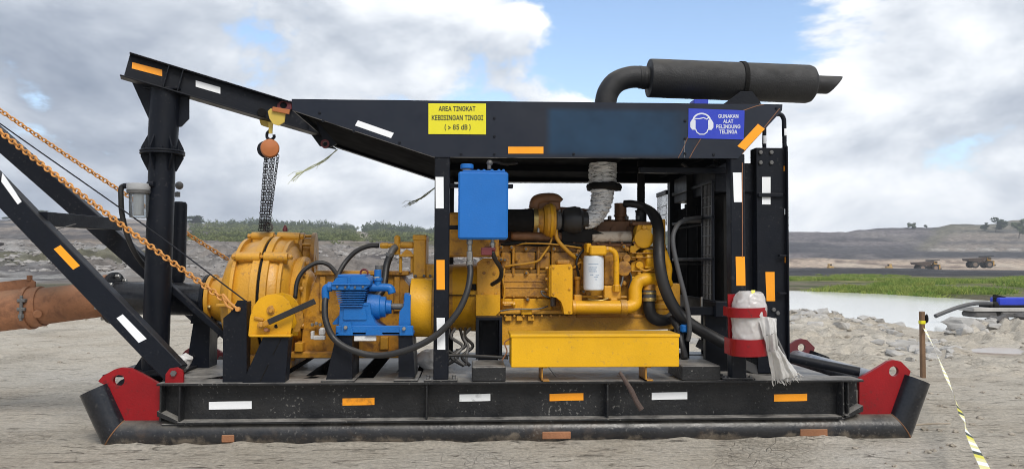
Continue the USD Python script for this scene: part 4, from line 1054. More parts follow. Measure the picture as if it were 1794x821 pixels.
# ================================================================== BLUE TANK
bt = thing('blue_tank', 'flat blue steel tank with filler cap hung under the canopy', 'tank', W(846, 418, -.02))
a, b = W(803, 300, -.03), W(890, 419, -.03)
part(bt, 'body', bx(a[0], b[0], -.03, .12, b[2], a[2], .012), TANK, 30)
part(bt, 'body_lid', bx(a[0] + .03, b[0] - .02, -.01, .1, a[2], a[2] + .012, .004), TANK)
part(bt, 'filler_neck', cyl(W(818, 300, .03), W(818, 295, .03), .036, n=20), GREYST)
part(bt, 'filler_cap', rev([(0, .043), (.004, .046), (.028, .046), (.034, .038)], W(818, 296, .03), (0, 0, 1), 24), TANK, 30)
part(bt, 'outlet_elbow', cat(cyl(W(857, 297, .03), W(857, 288, .03), .014, n=12), trimesh.creation.icosphere(2, .022).apply_translation(W(858, 285, .03))), GREYST)
part(bt, 'vent_hose', pt([(858, 284, .03), (868, 283, .06), (885, 287, .12), (905, 285, .2)], .012), RUBBER, True)
part(bt, 'lid_bolts', bolts([W(x, 299.2, .0) + [0, 0, .0] for x in (838, 848, 862, 874, 882)], (0, 0, 1), .01, .01), TANK, False)
part(bt, 'drain_fitting', cat(cyl(W(823, 419, .05), W(823, 428, .05), .022, n=12), cyl(W(823, 428, .05), W(823, 440, .05), .016, n=12), cyl(W(823, 440, .05), W(823, 456, .055), .022, n=8), cyl(W(823, 456, .055), W(823, 466, .06), .026, n=14)), STEEL)
part(bt, 'second_outlet', cat(cyl(W(863, 419, .05), W(863, 436, .05), .013, n=10), cyl(W(863, 424, .05), W(863, 431, .05), .02, n=6)), STEEL)
part(bt, 'tap', cat(cyl(W(848, 436, .05), W(868, 436, .05), .016), pb(843, 433, 862, 447, .03, .06)), MAROON)
part(bt, 'return_hose', pt([(862, 440, .05), (868, 455, .1), (878, 472, .2), (876, 488, .3), (862, 498, .42)], .016), RUBBER, True)

# ================================================================== DIESEL ENGINE
EY = .58
en = thing('diesel_engine', 'large yellow diesel engine, oily and brown at the top, under the canopy', 'engine', W(1000, 600, 1.0))
def eb(name, a, b, c_, d, Y0, Y1, mat, c=.006, **k):
    return part(en, name, pb(a, b, c_, d, Y0, Y1, c), mat, **k)
def ep(name, pts, Y0, Y1, mat, r=.006, sm=25, **k):
    return part(en, name, pp(pts, Y0, Y1, r=r), mat, sm, **k)
part(en, 'bell_housing', rev([(-.31, .24), (-.30, .255), (-.02, .275), (0, .285), (.03, .285)], W(838, 520, EY + .28), AX, 40), YEL, 30)
part(en, 'bell_housing_step', rev([(0, .2), (0, .262), (.16, .262), (.16, .2)], W(779, 520, EY + .28), AX, 40), YDIRT, 30)
ep('rear_flange', [(836, 460), (846, 452), (872, 452), (876, 470), (876, 553), (836, 553)], EY - .02, EY + .6, YENG)
part(en, 'flange_bolts', bolts([W(x, y, EY - .02) for x, y in ((848, 478), (866, 478), (846, 515), (869, 515), (846, 535), (868, 540), (856, 460))], (0, -1, 0), .012, .012), YDIRT, False)
ep('starter_bracket', [(834, 516), (876, 516), (876, 545), (868, 553), (834, 553)], EY - .06, EY - .02, YEL)
# block
eb('block', 874, 496, 1192, 556, EY + .06, EY + .72, YENG)
eb('upper_block', 872, 425, 1110, 500, EY + .05, EY + .72, YDIRT)
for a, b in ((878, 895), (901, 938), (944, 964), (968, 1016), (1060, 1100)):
    eb('gasket', a - 1.2, 440, b + 1.2, 472, EY + .044, EY + .058, SOOT_SHADE, .004)  # dark plate that paints crevice shade round each side panel
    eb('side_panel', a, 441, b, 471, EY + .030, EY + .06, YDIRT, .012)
for x in (897, 941, 966, 1050):
    eb('block_rib', x, 428, x + 5, 482, EY + .02, EY + .06, YDIRT, .005)
eb('deck_flange', 870, 424, 1112, 431, EY + .02, EY + .7, HEAD)
eb('gasket', 878.6, 476.6, 963.4, 523.2, EY + .034, EY + .058, SOOT_SHADE, .004)  # dark strips painting the shade gaps at cover, head and pan
eb('gasket', 872, 423, 1112, 424.4, EY - .0, EY + .6, SOOT_SHADE, .001)
eb('gasket', 876, 550.2, 1010, 551.6, EY - .004, EY + .6, SOOT_SHADE, .001)
eb('side_cover', 880, 478, 962, 522, EY + .02, EY + .07, YDIRT, .014)
for y in (491, 502):
    eb('side_cover_rib', 882, y, 960, y + 2.0, EY + .012, EY + .03, YDIRT, .002)
eb('sump_cover', 878, 522, 968, 544, EY + .03, EY + .08, YEL, .01)
eb('pan_flange', 876, 543, 1010, 550, EY - .0, EY + .75, YENG, .004)
eb('pan_flange', 1010, 550, 1180, 556, EY + .02, EY + .75, YDIRT, .004)
ep('oil_pan', [(876, 551), (1182, 551), (1180, 576), (1040, 580), (1030, 604), (878, 604)], EY + .03, EY + .68, YENG)
part(en, 'cover_bolts', bolts([W(x, y, EY + .015) for x in (884, 900, 921, 942, 958) for y in (480.5, 519.5)], (0, -1, 0), .009, .016), YDIRT, False)
part(en, 'cooler_face_bolts', bolts([W(x, y, EY - .16) for x, y in ((970, 468), (998, 468), (970, 514), (998, 545), (998, 506))], (0, -1, 0), .009, .01), YENG, False)
part(en, 'housing_ring_bolts', bolts([W(838, 520, EY + .28) + [.031, -.268 * math.cos(t), .268 * math.sin(t)] for t in np.radians((-50, -30, -10, 10, 30, 50, 70))], (1, 0, 0), .012, .016), YDIRT, False)
part(en, 'housing_seam', cat(pb(781, 516.2, 833, 518.0, EY - .002, EY + .02, .001), pb(823, 497, 834, 508, EY - .0, EY + .02, .002)), SOOT_SHADE, False)
part(en, 'harness', pt([(878, 429, EY + .01), (905, 426, EY - .0), (940, 429, EY - .0), (985, 427, EY), (1020, 430, EY)], .012, n=8), SOOT_SHADE, True)
part(en, 'pan_bolts', bolts([W(885 + 16 * i, 553, EY + .0) for i in range(8)], (0, -1, 0), .010, .014), YDIRT, False)
for a in (885, 905, 925):
    eb('pan_tab', a, 553, a + 11, 562, EY + .0, EY + .04, YENG, .003)
eb('dipstick_boss', 913, 539, 932, 551, EY - .02, EY + .03, YEL, .005)
eb('drain_valve', 882, 532, 896, 536, EY - .03, EY + .05, YDIRT)
part(en, 'drain_plug', cat(cyl(W(880, 531, EY), W(900, 531, EY), .018, n=10), cyl(W(898, 533, EY), W(903, 533, EY), .022, n=6)), YENG)
bl = [(878, 433), (896, 433), (921, 436), (878, 454), (884, 455), (970, 436), (1010, 446), (1092, 432), (1100, 455), (1093, 482), (1022, 510), (1026, 432), (922, 478), (924, 524)]
part(en, 'block_bolts', bolts([W(x, y, EY + .03) for x, y in bl], (0, -1, 0), .019, .03), YDIRT, False)
part(en, 'bolt_heads', bolts([W(x, y, EY + .0) for x, y in bl], (0, -1, 0), .010, .02), GREYST, False)
part(en, 'fuel_line', pt([(968, 414, EY + .02), (962, 430, EY - .0), (950, 448, EY - .01), (942, 457, EY - .01), (925, 461, EY), (900, 464, EY + .01), (885, 467, EY + .03)], .009), YENG, True)
part(en, 'oil_drain_tube', pt([(974, 402, EY), (976, 418, EY - .02), (988, 433, EY - .02), (1003, 447, EY), (1018, 457, EY + .03)], .0155), YENG, True)
# head, valve covers, manifold
eb('cylinder_head', 868, 404, 1135, 425, EY + .12, EY + .66, HEAD)
eb('valve_cover', 985, 384, 1122, 406, EY + .28, EY + .62, HEAD, .02)
eb('valve_cover', 868, 388, 984, 406, EY + .30, EY + .62, HEAD, .02)
for x in (1043, 1064, 1085, 1107, 900, 1010):
    eb('cover_clamp', x, 394, x + 9, 408, EY + .25, EY + .3, HEAD, .004)
part(en, 'rocker_box', pp([(1040, 396), (1060, 388), (1110, 388), (1130, 398), (1130, 411), (1036, 411)], EY + .22, EY + .34, r=.01), HEAD, 25)
part(en, 'exhaust_manifold', pt([(895, 413, EY + .06), (940, 414, EY + .05), (990, 416, EY + .05), (1036, 416, EY + .05), (1066, 415, EY + .06), (1106, 414, EY + .08)], .040, n=16), HEAD, True)
part(en, 'lagging', pt([(1036, 416, EY + .03), (1060, 415.5, EY + .03), (1104, 415, EY + .05)], .047, n=16), LAG, True, label='pale stained lagging sleeve')
part(en, 'soot_heat_shield', pp([(985, 405), (1040, 402), (1060, 410), (1036, 424), (985, 424)], EY - .01, EY + .06, r=.008), SOOT_SHADE, 25)
part(en, 'manifold_bolts', bolts([W(900 + 21 * i, 425, EY + .02) for i in range(11)], (0, -1, 0), .011, .02), HEAD, False)
# turbocharger
tc = W(962, 386, EY + .02)
part(en, 'turbo_scroll', rev([(-.05, .07), (-.045, .105), (-.02, .125), (.02, .130), (.045, .115), (.05, .08)], tc + [.0, .0, 0], AX, 40), YENG, 30)
part(en, 'turbo_band', rev([(.0, .127), (.002, .134), (.022, .134), (.024, .127)], tc, AX, 40), YEL, 30)
part(en, 'turbine_volute', tube(ring_pts(tc + [-.02, .14, .03], (1, .1, 0), .10, 26), .065, n=14, smooth=False, closed=True), HEAD, True)
part(en, 'turbine_outlet', cat(pb(936, 348, 972, 372, EY + .03, EY + .22, .03), pb(962, 352, 982, 368, EY + .0, EY + .15, .01)), HEAD)
part(en, 'turbine_arch', tube([W(936, 366, EY + .06), W(940, 352, EY + .06), W(956, 348, EY + .06), W(972, 349, EY + .06), W(980, 356, EY + .06)], .045, n=14), HEAD, True)
part(en, 'backplate', rev([(.05, .075), (.06, .08), (.09, .07), (.1, .05)], tc, AX, 30), GREYST, 30)
part(en, 'inlet_hump_hose', rev([(.10, .06), (.11, .085), (.15, .105), (.20, .112), (.24, .105), (.26, .08), (.3, .075), (.31, .05)], tc, AX, 36), RUBBER, 35)
part(en, 'air_pipe', rev([(-.42, .085), (-.12, .087), (-.11, .07)], tc + [0, .0, -.002], AX, 34), SOOT_SHADE, 30)
part(en, 'pipe_clamp', rev([(-.125, .088), (-.125, .095), (-.09, .095), (-.09, .088)], tc, AX, 34), BRASS, 30)
part(en, 'turbo_neck', rev([(-.10, .07), (-.09, .09), (-.06, .095), (-.05, .1)], tc, AX, 34), YDIRT, 30)
part(en, 'clamp_bolt', cyl(W(943, 399, EY - .08), W(943, 407, EY - .08), .01, n=8), STEEL)
part(en, 'plenum', pp([(872, 380), (910, 367), (936, 364), (940, 378), (872, 392)], EY + .18, EY + .5), HEAD, False)
part(en, 'plenum', pp([(982, 362), (1034, 366), (1034, 386), (982, 386)], EY + .18, EY + .4), HEAD, False)
# control box behind the blue tank
eb('control_box', 781, 372, 874, 450, .35, .62, YDIRT, .01, label='orange-yellow control box behind the blue tank')
eb('box_lid', 783, 374, 872, 448, .338, .349, YDIRT, .004)
# aftercooler box with its curved end, cross pipe and elbow
ep('oil_cooler', [(966, 464), (1000, 462), (1003, 468), (1003, 550), (988, 550), (987, 540), (983, 528), (975, 521), (966, 519)], EY - .16, EY - .02, YEL, .008, label='bright yellow oil cooler box with a curved underside')
eb('cooler_flange', 962, 466, 967, 520, EY - .14, EY + .05, YEL)
part(en, 'cooler_bolts', bolts([W(x, y, EY - .08) for x, y in ((962, 470), (962, 489), (962, 507))], (-1, 0, 0), .014, .03), YENG, False)
eb('cooler_cap', 975, 455, 1000, 464, EY - .10, EY + .0, YDIRT, .012)
part(en, 'cross_pipe', cat(cyl(W(1002, 538, EY - .09), W(1100, 538, EY - .09), .052, n=26)), YEL, 30)
part(en, 'pipe_band', cat(cyl(W(1086, 538, EY - .09), W(1098, 538, EY - .09), .058, n=26), cyl(W(1002, 538, EY - .09), W(1008, 538, EY - .09), .057, n=26)), YENG)
part(en, 'elbow', tube([W(1094, 538, EY - .09), W(1104, 537, EY - .09), W(1112, 531, EY - .08), W(1113, 518, EY - .07), W(1113, 506, EY - .06), W(1118, 494, EY - .05), W(1130, 489, EY - .04), W(1150, 488, EY)], .051, n=26, k=6), YEL, 40)
part(en, 'cooler_drain', cat(cyl(W(969, 520, EY - .02), W(969, 536, EY - .02), .022, n=14)), GREYST)
part(en, 'loop_wire', pt([(957, 512, EY - .05), (948, 510, EY - .06), (952, 517, EY - .06), (962, 520, EY - .06), (966, 516, EY - .06)], .006), GREYST, True)
part(en, 'return_pipe', cat(cyl(W(1012, 486, EY - .0), W(1012, 522, EY - .0), .022, n=14), cyl(W(1012, 484, EY), W(1012, 490, EY), .028, n=12)), YDIRT)
for v_ in (pb(1058, 500, 1088, 524, EY - .08, EY + .0, .008), pb(1070, 522, 1082, 532, EY - .09, EY - .05, .006), pb(1006, 516, 1020, 530, EY - .08, EY - .02, .006)):
    part(en, 'valve_block', v_, YENG)
part(en, 'small_pipe', cyl(W(1018, 519, EY - .04), W(1098, 520, EY - .04), .009, n=10), YENG)
# oil filter
fa, fb_ = W(1040, 508, EY - .12), W(1040, 448, EY - .12)
part(en, 'oil_filter', rev([(0, .066), (.005, .074), (.02, .077), (np.linalg.norm(fb_ - fa) - .02, .077), (np.linalg.norm(fb_ - fa), .07)], fa, (0, 0, 1), 36), FILT, 30, label='white spin-on oil filter canister')
def wrap(z0, z1, a0, a1, R, n=10):
    t = np.radians(np.linspace(a0, a1, n))
    V = np.vstack([[fa[0] + R * math.sin(x), fa[1] - R * math.cos(x), z] for z in (z0, z1) for x in t])
    F = np.vstack([[i, i + 1, n + i + 1] for i in range(n - 1)] + [[i, n + i + 1, n + i] for i in range(n - 1)])
    return trimesh.Trimesh(V, F, process=False)
rows = [wrap(fa[2] + .195, fa[2] + .199, -40, 18, .0776)]
for z, a0, a1 in ((.17, -38, 10), (.155, -38, 4), (.14, -36, 8), (.115, -28, -8), (.112, 2, 22), (.098, -8, 14), (.08, 0, 8)):
    s = a0
    while s < a1 - 3:
        e_ = s + rng.uniform(3, 8)
        rows.append(wrap(fa[2] + z, fa[2] + z + .006, s, min(e_, a1), .0776, 4)); s = e_ + 2
part(en, 'filter_print', cat(*rows), FILTB, False)
eb('filter_head', 1034, 430, 1063, 447, EY - .2, EY - .02, YEL, .01)
eb('filter_head_ear', 1028, 426, 1036, 443, EY - .16, EY - .02, YEL, .006)
part(en, 'filter_pipe', pt([(1060, 436, EY - .1), (1070, 437, EY - .1), (1078, 444, EY - .1), (1080, 460, EY - .1), (1080, 485, EY - .1), (1080, 506, EY - .09)], .021, n=16), YEL, True)
eb('filter_backing', 1058, 446, 1076, 500, EY - .0, EY + .06, YDIRT, .01)
part(en, 'pipe_nut', cat(cyl(W(1080, 498, EY - .1), W(1080, 510, EY - .09), .03, n=6), cyl(W(1060, 437, EY - .1), W(1066, 437, EY - .1), .028, n=6)), YENG)
part(en, 'pump_housing', cat(rev([(0, .05), (.004, .058), (.03, .058), (.034, .04)], W(1092, 470, EY), (0, -1, 0), 20), pb(1086, 450, 1102, 474, EY + .0, EY + .06, .012), rev([(0, .03), (.03, .03)], W(1097, 452, EY), (0, -1, 0), 14)), YDIRT)
# front: thermostat housing, water pump, breather, pipes
part(en, 'cover_bolts', bolts([W(x, 391, EY + .22) + [0, 0, .03] for x in (1048, 1068, 1098, 1118)], (0, 0, 1), .016, .03), GREYST, False)
for x0_, x1_ in ((1044, 1062), (1068, 1084), (1096, 1112)):
    part(en, 'rocker_rib', pp([(x0_, 410), (x0_ + 4, 396), (x1_ - 4, 396), (x1_, 410)], EY + .205, EY + .225, r=.004), HEAD, False)
part(en, 'breather', cat(cyl(W(1087, 396, EY + .3), W(1087, 376, EY + .3), .045, n=24), cyl(W(1087, 376, EY + .3), W(1087, 356, EY + .3), .05, n=24), cyl(W(1087, 380, EY + .3), W(1087, 376, EY + .3), .055, n=24), cyl(W(1087, 388, EY + .3), W(1087, 385, EY + .3), .054, n=24)), HEAD, label='copper brown breather cap')
ep('thermostat_housing', [(1113, 410), (1118, 394), (1143, 394), (1141, 406), (1140, 420), (1134, 430), (1122, 434), (1114, 440), (1114, 456), (1105, 456), (1104, 434)], EY + .02, EY + .14, YEL, .008)
part(en, 'thermostat_cover', rev([(0, .055), (.01, .075), (.045, .075), (.05, .06)], W(1126, 418, EY + .05), (0, -1, 0), 28), YEL, 30)
part(en, 'housing_bolt', bolts([W(1128, 398, EY + .01), W(1120, 448, EY + .0), W(1119, 464, EY + .0)], (0, -1, 0), .02, .02), YENG, False)
ep('water_pump', [(1106, 460), (1124, 452), (1128, 438), (1156, 436), (1160, 450), (1160, 476), (1148, 492), (1112, 494), (1106, 480)], EY - .0, EY + .2, YEL, .012)
part(en, 'water_pump_body', cat(rev([(-.07, .075), (-.06, .09), (.05, .09), (.06, .075)], W(1143, 456, EY + .04), AX, 30), rev([(0, .03), (.03, .028)], W(1119, 464, EY), (0, -1, 0), 16), rev([(0, .028), (.03, .026)], W(1119, 448, EY), (0, -1, 0), 16)), YEL, 30)
part(en, 'front_tube', cat(cyl(W(1161, 440, EY + .1), W(1161, 384, EY + .1), .021, n=16), cyl(W(1161, 446, EY + .1), W(1161, 428, EY + .1), .026, n=12)), YENG)
part(en, 'front_tube', pt([(1161, 440, EY + .06), (1166, 455, EY + .05), (1170, 470, EY + .05), (1169, 488, EY + .05), (1172, 498, EY + .08)], .034, n=18), YEL, True)
ep('front_cover', [(1104, 430), (1150, 432), (1160, 470), (1162, 556), (1104, 556)], EY + .2, EY + .5, YDIRT)
part(en, 'alternator', rev([(0, .05), (.005, .062), (.04, .066), (.042, .055), (.055, .055), (.057, .068), (.09, .068), (.095, .05), (.12, .05), (.125, .064), (.16, .06)], W(1158, 552, EY + .05), (0, 0, 1), 26), YENG, 30)
eb('front_mount', 1150, 548, 1176, 572, EY + .06, EY + .5, YDIRT)
ep('mount_web', [(1168, 530), (1176, 535), (1186, 556), (1168, 556)], EY + .08, EY + .1, YENG)
part(en, 'riser_pipe', cat(cyl(W(1123, 378, EY + .3), W(1123, 282, EY + .3), .032, n=20)), SOOT_SHADE)
part(en, 'riser_hose', cat(cyl(W(1123, 392, EY + .3), W(1123, 368, EY + .3), .045, n=20), cyl(W(1123, 372, EY + .3), W(1123, 368, EY + .3), .048, n=20)), RUBBER)
part(en, 'top_flange', pb(1108, 388, 1142, 395, EY + .1, EY + .4, .006), HEAD)
part(en, 'lower_hose', pt([(1137, 520, EY - .02), (1137, 538, EY - .02), (1142, 553, EY - .01), (1154, 560, EY), (1170, 558, EY + .02), (1184, 550, EY + .04)], .047, n=22), RUBBER, True)
part(en, 'hose_joint', cat(cyl(W(1137, 508, EY - .02), W(1137, 526, EY - .02), .056, n=22)), GREYHOSE)
part(en, 'hose_clamp', cat(cyl(W(1137, 521, EY - .02), W(1137, 527, EY - .02), .059, n=22), cyl(W(1137, 511, EY - .02), W(1137, 515, EY - .02), .059, n=22)), BRASS)
part(en, 'hose_neck', cyl(W(1137, 492, EY - .0), W(1137, 510, EY - .02), .05, n=22), YDIRT)

for pts, r_, m_ in (([(905, 428, EY + .0), (930, 426, EY - .02), (975, 428, EY - .02), (1018, 434, EY)], .006, YENG), ([(1004, 470, EY - .02), (1016, 460, EY - .03), (1024, 462, EY - .02)], .009, YDIRT), ([(1092, 474, EY - .0), (1090, 492, EY - .03), (1084, 508, EY - .05)], .008, GREYST),
                   ([(884, 470, EY), (881, 488, EY - .01), (884, 508, EY - .01), (881, 530, EY)], .007, YENG), ([(1100, 470, EY - .0), (1106, 486, EY - .05), (1102, 504, EY - .06)], .008, RUBBER), ([(1024, 436, EY + .0), (1014, 448, EY - .02), (1010, 462, EY - .03), (1014, 484, EY)], .010, RUBBER),
                   ([(1066, 522, EY - .08), (1052, 526, EY - .1), (1030, 524, EY - .08)], .007, BRASS), ([(875, 545, EY - .03), (900, 541, EY - .04), (940, 541, EY - .03), (960, 536, EY)], .006, GREYST), ([(1120, 470, EY - .04), (1132, 474, EY - .06), (1144, 470, EY - .05)], .008, YENG)):
    part(en, 'small_line', pt(pts, r_, n=8), m_, True)
for x, y, R_ in ((1014, 440, .02), (1050, 475, .016), (1098, 436, .018), (1092, 496, .022), (1030, 514, .02), (1108, 500, .016), (905, 455, .014), (955, 448, .014), (930, 470, .012), (1068, 458, .014), (1072, 490, .014)):
    part(en, 'plug', cat(rev([(0, R_), (.02, R_), (.024, R_ * .8)], W(x, y, EY + .03), (0, -1, 0), 14), rev([(0, R_ * .45), (.036, R_ * .45)], W(x, y, EY + .03), (0, -1, 0), 6)), YDIRT)
for x in (1118, 1127, 1150):
    part(en, 'pump_stud', rev([(0, .016), (.04, .016), (.046, .01)], W(x, 478, EY + .0), (0, -1, 0), 8), YENG)
for a_, b_, c_, d_ in ((1106, 484, 1116, 492), (1146, 440, 1158, 446), (1130, 466, 1146, 470)):
    eb('pump_lug', a_, b_, c_, d_, EY - .04, EY + .02, YEL, .006)
for y in (442, 450, 474):
    eb('pump_joint', 1107, y, 1160, y + 1.6, EY - .052 if y > 440 else EY, EY + .1, YDIRT, .002)
# dark mass of pipes behind and under the engine
part(en, 'far_side', pb(890, 430, 1170, 560, EY + .73, EY + .95, .02), HEAD)

# ducts and hoses of the engine
fd = thing('foil_duct', 'crumpled silver foil duct rising from the turbo into the canopy', 'duct', W(1055, 330, .6))
def foil_tube(pts, r, seed):
    m = tube(pts, r, n=56, k=26)
    v = m.vertices; n_ = meshkit.fbm(v * [16, 16, 55] + seed, 4, seed) - .5
    c_ = m.vertex_normals
    m.vertices = v + c_ * n_[:, None] * .03
    return m
part(fd, 'upper_sleeve', foil_tube([W(1056, 274, .62), W(1056, 300, .62), W(1056, 326, .62)], .108, 3), FOIL, 50)
part(fd, 'lower_elbow', foil_tube([W(1055, 328, .62), W(1055, 345, .62), W(1050, 365, .62), W(1038, 382, .60), W(1020, 390, .60)], [.094, .088, .080, .072, .068], 5), FOIL, 50)
m = rev([(-.03, .10), (-.025, .135), (.0, .14), (.022, .13), (.025, .1)], W(1058, 327, .62), (0, 0, 1), 40)
part(fd, 'ragged_collar', lump(m.subdivide(), .018, 14, 4), SOOT_SHADE, 40)
solo('radiator_hose', pt([(1093, 357, .85), (1108, 357, .82), (1130, 363, .78), (1146, 378, .7), (1153, 400, .62), (1154, 430, .52), (1156, 465, .46), (1165, 505, .44), (1182, 540, .44), (1206, 564, .42), (1240, 585, .40), (1276, 603, .38), (1310, 612, .38)], [.03] * 3 + [.045] * 10, n=20, k=8), RUBBER,
     'thick black hose sweeping from the engine top down to the deck by the extinguisher', 'hose', True)
solo('thin_hose', pt([(1238, 381, .7), (1218, 382, .6), (1198, 386, .5), (1186, 396, .42), (1179, 414, .38), (1181, 440, .36), (1190, 480, .34), (1199, 515, .33), (1206, 550, .32), (1208, 580, .31), (1205, 597, .32)], .0175, n=14, k=8), GREYHOSE,
     'thin grey hose hanging in an S in front of the dark radiator', 'hose', True)
lv = thing('deck_hose', 'black hose and cable bundle with a blue valve near the toolbox end', 'hose', W(1195, 600, .34))
part(lv, 'hose', pt([(1176, 556, .5), (1188, 575, .42), (1193, 600, .36), (1200, 628, .34)], .028), RUBBER, True)
part(lv, 'blue_valve', rev([(0, .02), (.01, .034), (.05, .034), (.06, .02)], W(1199, 582, .36), (0, 0, 1), 16), BLUE)
part(lv, 'hose', pt([(770, 622, .12), (800, 622, .14), (850, 624, .10), (890, 626, .08)], .011), RUBBER, True)

# cables tangled under the bell housing
cb2 = thing('cable_bundle', 'tangle of black cables and pale conduits under the bell housing', 'cables', W(800, 610, .5))
for i in range(7):
    x = 770 + i * 9
    part(cb2, 'cable', pt([(x, 575, .5 + .02 * i), (x + rng.uniform(-14, 14), 590, .5), (x + rng.uniform(-18, 18), 606, .45), (x + rng.uniform(-20, 20), 624, .4), (x + rng.uniform(-12, 22), 640, .4)], .012), RUBBER if i % 3 else GREYST, True)
solo('plastic_bag', lump(trimesh.creation.icosphere(3, .1).apply_scale((1.3, 1, .75)).apply_translation(W(752, 630, .75)), .035, 11, 3), BAG, 'crumpled pale plastic bag lying under the bell housing behind the left post', 'bag', 40)
solo('plastic_bag', lump(trimesh.creation.icosphere(3, .075).apply_scale((.8, .8, .8)).apply_translation(W(318, 632, .45)), .04, 15, 5), BAG, 'crumpled white plastic bag at the foot of the crane mast', 'bag', 40)

# ================================================================== TOOLBOX
tb = thing('toolbox', 'long yellow steel box with lid on the near rail in front of the engine', 'box', W(1042, 643, .1))
a, b = W(896, 588, -.03), W(1190, 642, -.03)
part(tb, 'body', bx(a[0], b[0], -.03, .225, b[2], a[2], .004), YBOX)
part(tb, 'lid', bx(a[0] - .008, b[0] + .006, -.036, .233, a[2] - .012, a[2] + .012, .005), YBOX)
for px in (950, 1132):
    x = W(px, 650, -.0)[0]
    part(tb, 'stand', cat(bx(x - .005, x + .005, .0, .2, ZT + .001, b[2] - .001, 0), bx(x - .02, x + .035, .0, .2, b[2] - .010, b[2] - .001, 0), bx(x - .005, x + .05, .0, .2, ZT + .001, ZT + .010, 0)), YDIRT, False)
part(tb, 'hasp', cat(bx(b[0], b[0] + .012, .02, .06, b[2] + .08, b[2] + .16), bx(b[0] + .012, b[0] + .03, .03, .055, b[2] + .085, b[2] + .12)), STEEL)
part(tb, 'side_wire', pt([(894, 592, .02), (884, 600, .03), (888, 615, .03), (880, 630, .05)], .005), RUST, True)

# ================================================================== STICK
s = pt([(1086, 652, -.03), (1094, 664, -.06), (1106, 684, -.09), (1116, 704, -.11), (1124, 717, -.12)], [.013, .015, .018, .017, .019], n=9)
solo('wooden_stick', lump(s, .004, 25, 2), STICK, 'crooked brown stick leaning over the near rail below the toolbox', 'stick', 40)

# ================================================================== RADIATOR PACK
ra = thing('radiator', 'tall black radiator pack with mesh guard at the right end of the engine', 'radiator', W(1320, 640, .8))
RX = 1.86
RY0, RY1 = .40, 1.52
zt, zb = 2.02, W(1250, 546, .7)[2]
def rb(name, x0, x1, y0, y1, z0, z1, mat=BLACK, c=.004, **k):
    return part(ra, name, bx(x0, x1, y0, y1, z0, z1, c), mat, **k)
rb('core', RX + .10, RX + .26, RY0 + .05, RY1 - .05, zb + .05, zt - .25, SOOT_SHADE)
rb('top_tank', RX + .02, RX + .34, RY0, RY1, zt - .24, zt - .02)
rb('bottom_tank', RX + .02, RX + .34, RY0, RY1, zb - .02, zb + .10)
rb('fan_shroud', RX + .045, RX + .10, RY0 + .24, RY1 - .0, zb - .02, zt - .30, INNER)
# mesh guard on the engine side: frame, uprights and cross wires
gx = RX
for y in (RY0 + .0, RY0 + .24):
    rb('guard_frame', gx - .008, gx + .01, y - .012, y + .012, zb + .1, zt - .16, BLACK, .002)
for z in (zb + .1, zb + .42, zb + .74, zt - .16):
    rb('guard_frame', gx - .01, gx + .012, RY0 - .012, RY0 + .25, z - .010, z + .010, BLACK, .002)
    rb('guard_frame', gx - .002, gx + .02, RY0 + .25, RY1, z - .012, z + .012, BLACK, .002)
part(ra, 'guard_wires', cat(*[bx(gx - .002, gx + .002, y - .003, y + .003, zb + .1, zt - .16, 0) for y in np.arange(RY0 + .03, RY0 + .23, .033)], *[bx(gx - .005, gx - .001, RY0, RY0 + .24, z - .003, z + .003, 0) for z in np.arange(zb + .15, zt - .2, .075)]), GREYST, False, kind='stuff')
for y in (RY0 + .5, RY0 + .8):
    rb('shroud_seam', RX + .036, RX + .0445, y - .006, y + .006, zb + .08, zt - .32, SOOT_SHADE, .002)
for z in (zb + .38, zb + .7):
    rb('shroud_seam', RX + .037, RX + .0445, RY0 + .25, RY1 - .02, z - .008, z + .008, SOOT_SHADE, .002)
# side column: a wide channel with bolts and tapes
cx0, cx1 = W(1326, 400, .34)[0], W(1378, 400, .34)[0]
zc = W(1350, 259, .34)[2]
part(ra, 'side_channel', cat(bx(cx0, cx1, .34, .352, ZT, zc, .002), bx(cx0, cx0 + .012, .352, .46, ZT, zc, .002), bx(cx1 - .012, cx1, .30, .46, ZT, zc + .01, .002)), BLACK)
rb('inner_plate', W(1304, 400, .42)[0], cx0 + .02, .42, .44, ZT + .1, W(1310, 286, .42)[2], BLACK)
rb('outer_frame', cx0, cx1, .46, RY1, ZT, ZT + .25)
rb('far_channel', cx0 - .05, cx1, RY1, RY1 + .03, ZT, zc)
part(ra, 'channel_bolts', bolts([W(x, y, .34) for x, y in ((1332, 267), (1351, 267), (1332, 285), (1351, 285), (1355, 542), (1362, 548))], (0, -1, 0), .017, .014), GREYST, False)
for q, m, l in ((rect(1335, 310, 1350, 358), TWHITE, TL[0]), ([(1341, 476), (1357, 476), (1358, 527), (1343, 527)], TORANGE, TL[1])):
    part(ra, 'reflective_tape', pp(q, .3375, .3395), m, False, label=l)
part(ra, 'hinge_bar', cat(pb(1329, 338, 1372, 345, .318, .336, .003), pb(1366, 446, 1378, 449, .29, .32, .001), pb(1366, 512, 1378, 515, .29, .32, .001)), BLACK)
rb('cross_rail', W(1200, 540, .5)[0], cx0, .44, .50, W(1250, 551, .5)[2], W(1250, 536, .5)[2])
rb('leg', W(1236, 580, .5)[0], W(1274, 580, .5)[0], .5, .56, ZT - .01, zb)
rb('leg', W(1236, 580, .5)[0], W(1262, 580, .5)[0], 1.3, 1.36, ZT - .01, zb)
part(ra, 'header_pipe', pt([(1196, 291, .95), (1230, 289, .9), (1262, 292, .8), (1290, 294, .7)], .045, n=18), SOOT_SHADE, True)
part(ra, 'stay_rod', cyl(W(1233, 302, .75), W(1233, 382, .75), .012, n=10), STEEL)
